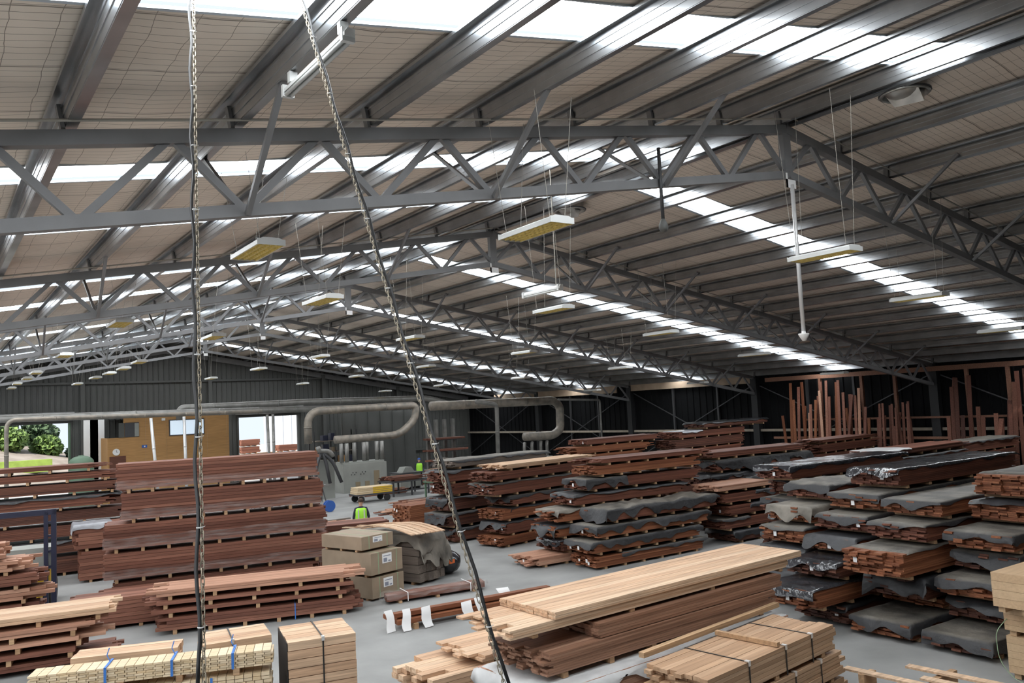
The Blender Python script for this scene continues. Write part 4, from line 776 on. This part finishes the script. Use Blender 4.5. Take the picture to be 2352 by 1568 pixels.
# clutter of the machining area
tr = empty('timber_trolley', (18.7, 40.7, 0), math.radians(-2), label='low trolley stacked with yellow edged boards', cat='trolley')
obj('deck', MB().box(0, 2.1, 0, 1.1, .38, .46).mesh('deck', 'steel_dark'), tr)
for x in (.3, 1.8):
    for yy in (.05, .95): obj('wheel', MB().tube([(x, yy, .18), (x, yy + .08, .18)], .18, 14).mesh('wheel', 'rubber'), tr)
ld = empty('board_load', (18.75, 40.72, .46), math.radians(-2), label='stack of pale boards with yellow ends on the trolley', cat='board stack')
for j in range(4): obj('board', boxmesh(2.0, 1.0, .08, 'blond', 'board'), ld, (.02 * j, 0, .09 * j)); obj('painted_end', MB().box(.9, 2.03, -.012, -.002, .09 * j + .01, .09 * j + .07).mesh('painted_end', 'yellow'), ld)
cv = empty('roller_conveyor', (13.6, 43.4, 0), math.radians(-6), label='long grey roller conveyor between the tall stack and the trolley', cat='conveyor')
for s in (0, .5): obj('side_rail', MB().box(0, 4.6, s, s + .06, .86, .98).mesh('side_rail', 'duct'), cv)
for k in range(20): obj('roller', MB().tube([(.15 + .225 * k, .06, .93), (.15 + .225 * k, .5, .93)], .04, 8).mesh('roller', 'pipe_white', True), cv)
for x in (.4, 2.3, 4.2):
    for s in (-.15, .7): obj('leg', MB().bar((x, .25, .88), (x + .12, .25 + (s - .25), 0), .05, .05).mesh('leg', 'steel_dark'), cv)
def heap(cx, cy, n, sp, h, m, lab, L=2.2):
    for i in range(n):
        k = i // 5
        obj('offcut_board', boxmesh(round(rr.uniform(L * .6, L), 1), rr.choice((.12, .2)), .05, rr.choice(m), 'offcut_board'), None, (cx + rr.uniform(-sp, sp), cy + (i % 5) * .3, .0 + h + .055 * k), rr.uniform(-.03, .03), label='loose board, %s layer, %s from the front, in %s' % (ORDN[k], NUM[i % 5], lab), cat='board', group=lab)
heap(12.8, 38.0, 15, .5, 0, ('pink', 'cedar', 'grey_wood'), 'the heap right of the tall stack')
heap(20.6, 43.6, 20, .5, 0, ('cedar', 'pink', 'cedar'), 'the red heap by the machine', 3.0)
heap(19.8, 36.9, 20, .5, 0, ('cedar', 'pink', 'grey_wood'), 'the heap beyond the trolley', 3.0)
heap(14.0, 33.6, 10, .4, 0, ('grey_wood', 'pink'), 'the pale heap by the worker', 1.8)
heap(17.6, 34.6, 15, .5, 0, ('cedar', 'pink', 'grey_wood'), 'the heap before the lone pack', 2.6)
heap(26.0, 47.0, 20, .7, 0, ('cedar', 'pink'), 'the far machine heap', 3.0)
heap(23.0, 35.8, 20, .7, 0, ('grey_wood', 'pink', 'cedar'), 'the heap past the centre stack', 3.0)
def bench(x, y, L, w_, h_, m, lab):
    e = empty('work_table', (x, y, 0), math.radians(4), label=lab, cat='table')
    obj('top', MB().box(0, L, 0, w_, h_ - .08, h_).mesh('top', m), e); obj('rail', MB().box(.1, L - .1, .05, .1, .25, .32).mesh('rail', m), e)
    for xx in (.08, L / 2, L - .16):
        for yy in (.03, w_ - .11): obj('leg', MB().box(xx, xx + .08, yy, yy + .08, 0, h_ - .08).mesh('leg', m), e)
bench(22.4, 38.2, 3.2, 1.7, .9, 'green', 'green outfeed table beyond the trolley')
bench(25.2, 43.2, 3.4, 1.65, .95, 'machine', 'grey sorting table right of the riser machine')
bench(21.4, 41.85, 2.6, 1.6, .85, 'steel_dark', 'dark infeed table right of the trolley')
bench(13.9, 40.3, 2.2, 1.6, .7, 'steel_dark', 'low dark table right of the tall left stack')
heap(22.5, 38.4, 20, .3, .905, ('cedar', 'pink', 'grey_wood'), 'the pile on the green table', 2.8)
heap(25.4, 43.3, 20, .3, .955, ('cedar', 'pink', 'pale'), 'the pile on the sorting table', 2.8)
heap(21.5, 41.95, 20, .2, .855, ('cedar', 'cedar_dark'), 'the pile on the infeed table', 2.4)
heap(13.9, 40.4, 15, .1, .705, ('cedar', 'pink', 'grey_wood'), 'the pile on the low table', 2.0)
rl = empty('blue_reel', (16.35, 38.7, 0), label='blue cable reel standing on the floor near the trolley', cat='reel')
for s in (0, .22): obj('flange', MB().tube([(0, s, .28), (0, s + .05, .28)], .28, 18).mesh('flange', 'blue'), rl)
obj('hub', MB().tube([(0, .02, .28), (0, .25, .28)], .16, 14).mesh('hub', 'white'), rl)
for i, (x, y, w_, d_, h_, m) in enumerate(((23.6, 45.0, 1.5, 1.1, 1.2, 'machine'), (26.6, 45.2, 1.2, 1.0, 1.5, 'tarp_pale'), (25.8, 40.5, 1.9, 1.0, 1.0, 'green'), (28.8, 40.4, 1.4, 1.0, 1.3, 'machine'), (31.2, 40.3, 1.2, 1.0, 1.4, 'machine'), (33.2, 40.2, 1.4, 1.0, 1.1, 'duct'))):
    b = empty('workbench_machine', (x, y, 0), .1, label=['grey planer beside the riser machine', 'tarp covered machine beside the curved duct', 'long green feed table beyond the centre stack', 'boxy grey saw beyond the centre stack', 'grey cabinet under the swan neck duct', 'pale metal bin under the swan neck duct'][i], cat='machine')
    obj('cabinet', MB().box(0, w_, 0, d_, .15, h_ * .8).mesh('cabinet', m), b); obj('table', MB().box(-.1, w_ + .1, -.1, d_ + .1, h_ * .8, h_ * .86).mesh('table', 'steel_dark' if i != 5 else m), b)
    obj('hood', MB().prism([(w_ * .2, h_ * .86), (w_ * .8, h_ * .86), (w_ * .65, h_ * 1.12), (w_ * .35, h_ * 1.12)], d_ * .2, d_ * .8).mesh('hood', m), b)
    for xx in (.03, w_ - .13): obj('foot', MB().box(xx, xx + .1, .05, d_ - .05, 0, .15).mesh('foot', 'steel_dark'), b)

# ------------------------------------------------------------------ forklift behind the left piles
fk = empty('forklift', (2.2, 25.4, 0), math.radians(-12), label='yellow forklift with a blue mast frame among the left piles', cat='forklift')
obj('body', MB().box(-.6, .55, 0, 1.6, .25, 1.05).box(-.55, .5, .9, 1.7, 1.05, 1.25).mesh('body', 'yellow'), fk)
obj('engine_cover', MB().box(-.75, .6, -.1, .8, 1.05, 1.62).mesh('engine_cover', 'machine'), fk)
ms = obj('mast', MB().box(-1.35, -1.25, -.3, -.2, .2, 2.6).box(.62, .74, -.3, -.18, .2, 2.6).box(-1.35, .74, -.3, -.18, 2.48, 2.62).mesh('mast', 'blue_paint'), fk)
obj('mast_rail', MB().box(.45, .55, -.3, -.2, .2, 2.55).mesh('mast_rail', 'blue_paint'), ms)
for z in (1.1, 1.5, 1.9, 2.25): obj('rung', MB().box(.5, .7, -.28, -.2, z, z + .06).mesh('rung', 'blue_paint'), ms)
for x in (-.55, .4):
    for yy in (.1, 1.3): obj('wheel', MB().tube([(x, yy + .15, .3), (x + .18, yy + .15, .3)], .3, 16).mesh('wheel', 'rubber'), fk)
for x in (-.35, .2): obj('fork', MB().box(x, x + .12, -1.4, -.2, .08, .14).mesh('fork', 'steel_dark'), fk)

# ------------------------------------------------------------------ people
def person(x, y, z, rz, label, vest=True, cap=None, lean=0.0):
    p = empty('person', (x, y, z), rz, label=label, cat='person')
    J = {'pel': (0, 0, .95), 'bel': (0, .01, 1.1), 'che': (0, .0, 1.32), 'nk': (0, .01, 1.47), 'hd0': (0, .02, 1.55), 'hd': (0, .02, 1.66), 'top': (0, .01, 1.74)}
    E = [('pel', 'bel'), ('bel', 'che'), ('che', 'nk'), ('nk', 'hd0'), ('hd0', 'hd'), ('hd', 'top')]
    Rd = {'pel': (.155, .115), 'bel': (.15, .11), 'che': (.17, .12), 'nk': (.055, .055), 'hd0': (.07, .08), 'hd': (.082, .098), 'top': (.05, .06)}
    for s, n in ((-1, 'l'), (1, 'r')):
        J.update({n + 'sh': (s * .185, 0, 1.40), n + 'el': (s * .265, -.02, 1.12), n + 'wr': (s * .25, .12, .92), n + 'ha': (s * .24, .17, .85), n + 'hp': (s * .1, 0, .88), n + 'kn': (s * .12, .03, .5), n + 'an': (s * .12, -.02, .09), n + 'to': (s * .13, .14, .04)})
        E += [('che', n + 'sh'), (n + 'sh', n + 'el'), (n + 'el', n + 'wr'), (n + 'wr', n + 'ha'), ('pel', n + 'hp'), (n + 'hp', n + 'kn'), (n + 'kn', n + 'an'), (n + 'an', n + 'to')]
        Rd.update({n + 'sh': (.07, .07), n + 'el': (.05, .05), n + 'wr': (.034, .034), n + 'ha': (.036, .024), n + 'hp': (.09, .09), n + 'kn': (.065, .065), n + 'an': (.048, .048), n + 'to': (.04, .03)})
        for f in range(4):
            a, b_ = n + 'f%d' % f, n + 'g%d' % f; fx = s * .24 + (f - 1.5) * .019
            J.update({a: (fx, .20, .80), b_: (fx, .20, .745)}); E += [(n + 'ha', a), (a, b_)]; Rd.update({a: (.009, .009), b_: (.008, .008)})
        J.update({n + 't0': (s * .205, .20, .83), n + 't1': (s * .2, .215, .79)}); E += [(n + 'wr', n + 't0'), (n + 't0', n + 't1')]; Rd.update({n + 't0': (.011, .011), n + 't1': (.009, .009)})
    ks = list(J); me = bpy.data.meshes.new('body'); me.from_pydata([J[k] for k in ks], [(ks.index(a), ks.index(b_)) for a, b_ in E], [])
    o = obj('body', me, p); md = o.modifiers.new('skin', 'SKIN'); md.use_smooth_shade = True
    for i, k in enumerate(ks): me.skin_vertices[0].data[i].radius = Rd[k]
    for v in me.skin_vertices[0].data: v.use_root = False
    me.skin_vertices[0].data[ks.index('pel')].use_root = True
    sd = o.modifiers.new('sub', 'SUBSURF'); sd.levels = 1; sd.render_levels = 2
    # skin on face and hands, navy work clothes elsewhere, split by height
    m, nt, b, N, Lk = nodes('worker_' + str(len(MT)))
    tc = N('ShaderNodeTexCoord'); sp = N('ShaderNodeSeparateXYZ'); Lk(tc.outputs['Object'], sp.inputs[0])
    r = N('ShaderNodeValToRGB'); r.color_ramp.interpolation = 'CONSTANT'; mr = N('ShaderNodeMath'); mr.operation = 'DIVIDE'; mr.inputs[1].default_value = 1.8; Lk(sp.outputs['Z'], mr.inputs[0]); Lk(mr.outputs[0], r.inputs['Fac'])
    e = r.color_ramp.elements; e[0].color = (.03, .02, .015, 1); e[1].position = .06; e[1].color = (.02, .024, .04, 1); q = e.new(.83); q.color = (.52, .30, .21, 1)
    Lk(r.outputs[0], b.inputs['Base Color']); b.inputs['Roughness'].default_value = .8; me.materials.append(m)
    obj('hair' if not cap else 'cap', MB().lathe([(.088, 1.645), (.095, 1.69), (.085, 1.735), (.05, 1.765), (0, 1.775)], (0, .01, 0), 16).mesh('hair', cap or 'hair', True), p)
    obj('nose', MB().bar((0, .11, 1.63), (0, .135, 1.60), .02, .03).mesh('nose', 'skin'), p)
    for s in (-1, 1): obj('ear', MB().lathe([(0, -.03), (.012, 0), (0, .03)], (s * .088, .015, 1.62), 8).mesh('ear', 'skin', True), p); obj('eye', MB().lathe([(0, -.01), (.01, 0), (0, .01)], (s * .032, .105, 1.66), 8).mesh('eye', 'steel_dark'), p)
    if vest:
        rings = [(1.44, .13, .10), (1.40, .205, .125), (1.30, .215, .15), (1.15, .205, .15), (1.0, .20, .145), (.86, .205, .15)]; n = 20; vs = []
        for zz, a, d in rings: vs += [(a * math.copysign(abs(math.cos(2 * PI * k / n)) ** .8, math.cos(2 * PI * k / n)), d * math.sin(2 * PI * k / n), zz) for k in range(n)]
        v = obj('vest', MB().add(vs, [(i * n + k, i * n + (k + 1) % n, (i + 1) * n + (k + 1) % n, (i + 1) * n + k) for i in range(len(rings) - 1) for k in range(n)]).mesh('vest', 'hivis', True), p)
        for s in (-1, 1): obj('reflective_tape', MB().box(s * .1 - .022, s * .1 + .022, -.158, -.14, .9, 1.38).mesh('reflective_tape', 'hivis_tape'), v)
    return p
person(12.55, 27.0, 0, math.radians(-20), 'worker in a lime high visibility vest and dark sleeves, seen from behind in the aisle')
person(25.75, 46.5, 0, math.radians(160), 'distant worker in a blue cap behind the machining benches', cap='blue')
person(27.6, 30.1, 0, math.radians(120), 'worker in a lime vest half hidden behind the centre stack', cap='white')

# ------------------------------------------------------------------ outside the doors
obj('ground_outside', MB().box(-11, 90, YE + .1, 160, -.3, -.05).mesh('ground_outside', 'yard'), kind='structure', label='pale yard ground outside the doors')
b = MB(); vs = []; NX, NY = 40, 16
for j in range(NY + 1):
    for i in range(NX + 1):
        x = -20 + 40 * i / NX; y = YE + 12 + 46 * j / NY; t = min(1, (y - YE - 12) / 26)
        z = -.1 + 4.6 * (t ** .9) * (1 - .03 * max(0, x - 2)) + .35 * noise.noise((x * .3, y * .3, 0)) - .12 * max(0, x - 5)
        vs.append((x, y, z))
b.add(vs, [(j * (NX + 1) + i, j * (NX + 1) + i + 1, (j + 1) * (NX + 1) + i + 1, (j + 1) * (NX + 1) + i) for j in range(NY) for i in range(NX)])
obj('hill', b.mesh('hill', 'soil', True), kind='structure', label='bare cut hillside outside the left door')
obj('grass_verge', MB().box(-10, 9, YE + 21.4, YE + 22.4, 1.2, 2.25).mesh('grass_verge', 'grass'), kind='stuff', label='strip of bright grass at the foot of the hillside', cat='grass')
def tree(x, y, z, h, r, m, label):
    t = empty('tree', (x, y, z), label=label, cat='tree')
    obj('trunk', MB().tube([(0, 0, 0), (.1, 0, h * .5), (.05, .1, h * .8)], [.16, .12, .06], 7).mesh('trunk', 'grey_wood', True), t)
    q = random.Random(int(x * 10)); b = MB()
    for k in range(800):
        a = q.uniform(0, 2 * PI); u = q.uniform(-1, 1); rad = r * (q.random() ** .4); c = Vector((rad * math.sqrt(1 - u * u) * math.cos(a), rad * math.sqrt(1 - u * u) * math.sin(a), h * .72 + rad * u * .8))
        d = Vector((q.uniform(-1, 1), q.uniform(-1, 1), q.uniform(-1, 1))).normalized() * r * .2; e = d.orthogonal().normalized() * r * .15
        b.add([c - d, c + e, c + d, c - e], [(0, 1, 2, 3)])
    obj('crown', b.mesh('crown', m), t, kind='stuff')
for i, (x, y, m, nm) in enumerate(((0.6, 92, 'leaf', 'light green bush at the left end of the hill'), (3.7, 93, 'leaf_dark', 'dark bush on the hill crest'), (6.8, 92, 'leaf', 'yellow green bush on the hill crest'), (9.9, 93, 'leaf', 'bright green bush by the door edge'), (13.0, 93, 'leaf_dark', 'dark bush hidden behind the door frame'), (2.2, 99, 'leaf_dark', 'dark tree behind the light green bush'), (6.0, 99, 'leaf_dark', 'tall dark tree behind the yellow green bush'), (9.8, 99, 'leaf_dark', 'dark tree behind the bright green bush'))):
    tall = i > 4; tree(x, y, 3.1 - .20 * max(0, x - 4) - (.0 if x < 8 else .3), 3.6 if tall else 2.0, 1.85 if tall else 1.45, m, nm)
sh = empty('white_shed', (22.0, 74, 0), label='big white shed wall shining outside the second door', cat='shed')
obj('wall', MB().box(3.2, 16, 0, .2, 0, 7).mesh('wall', 'shed_white'), sh)
for k in range(10): obj('sheet_rib', MB().box(3.2 + k * .8, 3.28 + k * .8, -.04, 0, 0, 7).mesh('sheet_rib', 'shed_white'), sh)
for i, (x, y, n, L) in enumerate(((22.0, 70.5, 5, 1.6), (23.85, 71.5, 3, 1.8), (24.9, 69.5, 4, 1.8), (22.6, 66.5, 2, 2.4))):
    for k in range(n): pack(x, y, k * .62, 4, L, 1.1, .58, 6, 5, 'cedar' if (k >= 3) else ('pale' if k % 2 else 'bearer'), '%s sunlit pack of the %s yard stack outside the second door' % (ORDN[k] if k < n - 1 else 'top', ['left', 'middle', 'right', 'front'][i]), bear=3, jit=.05)
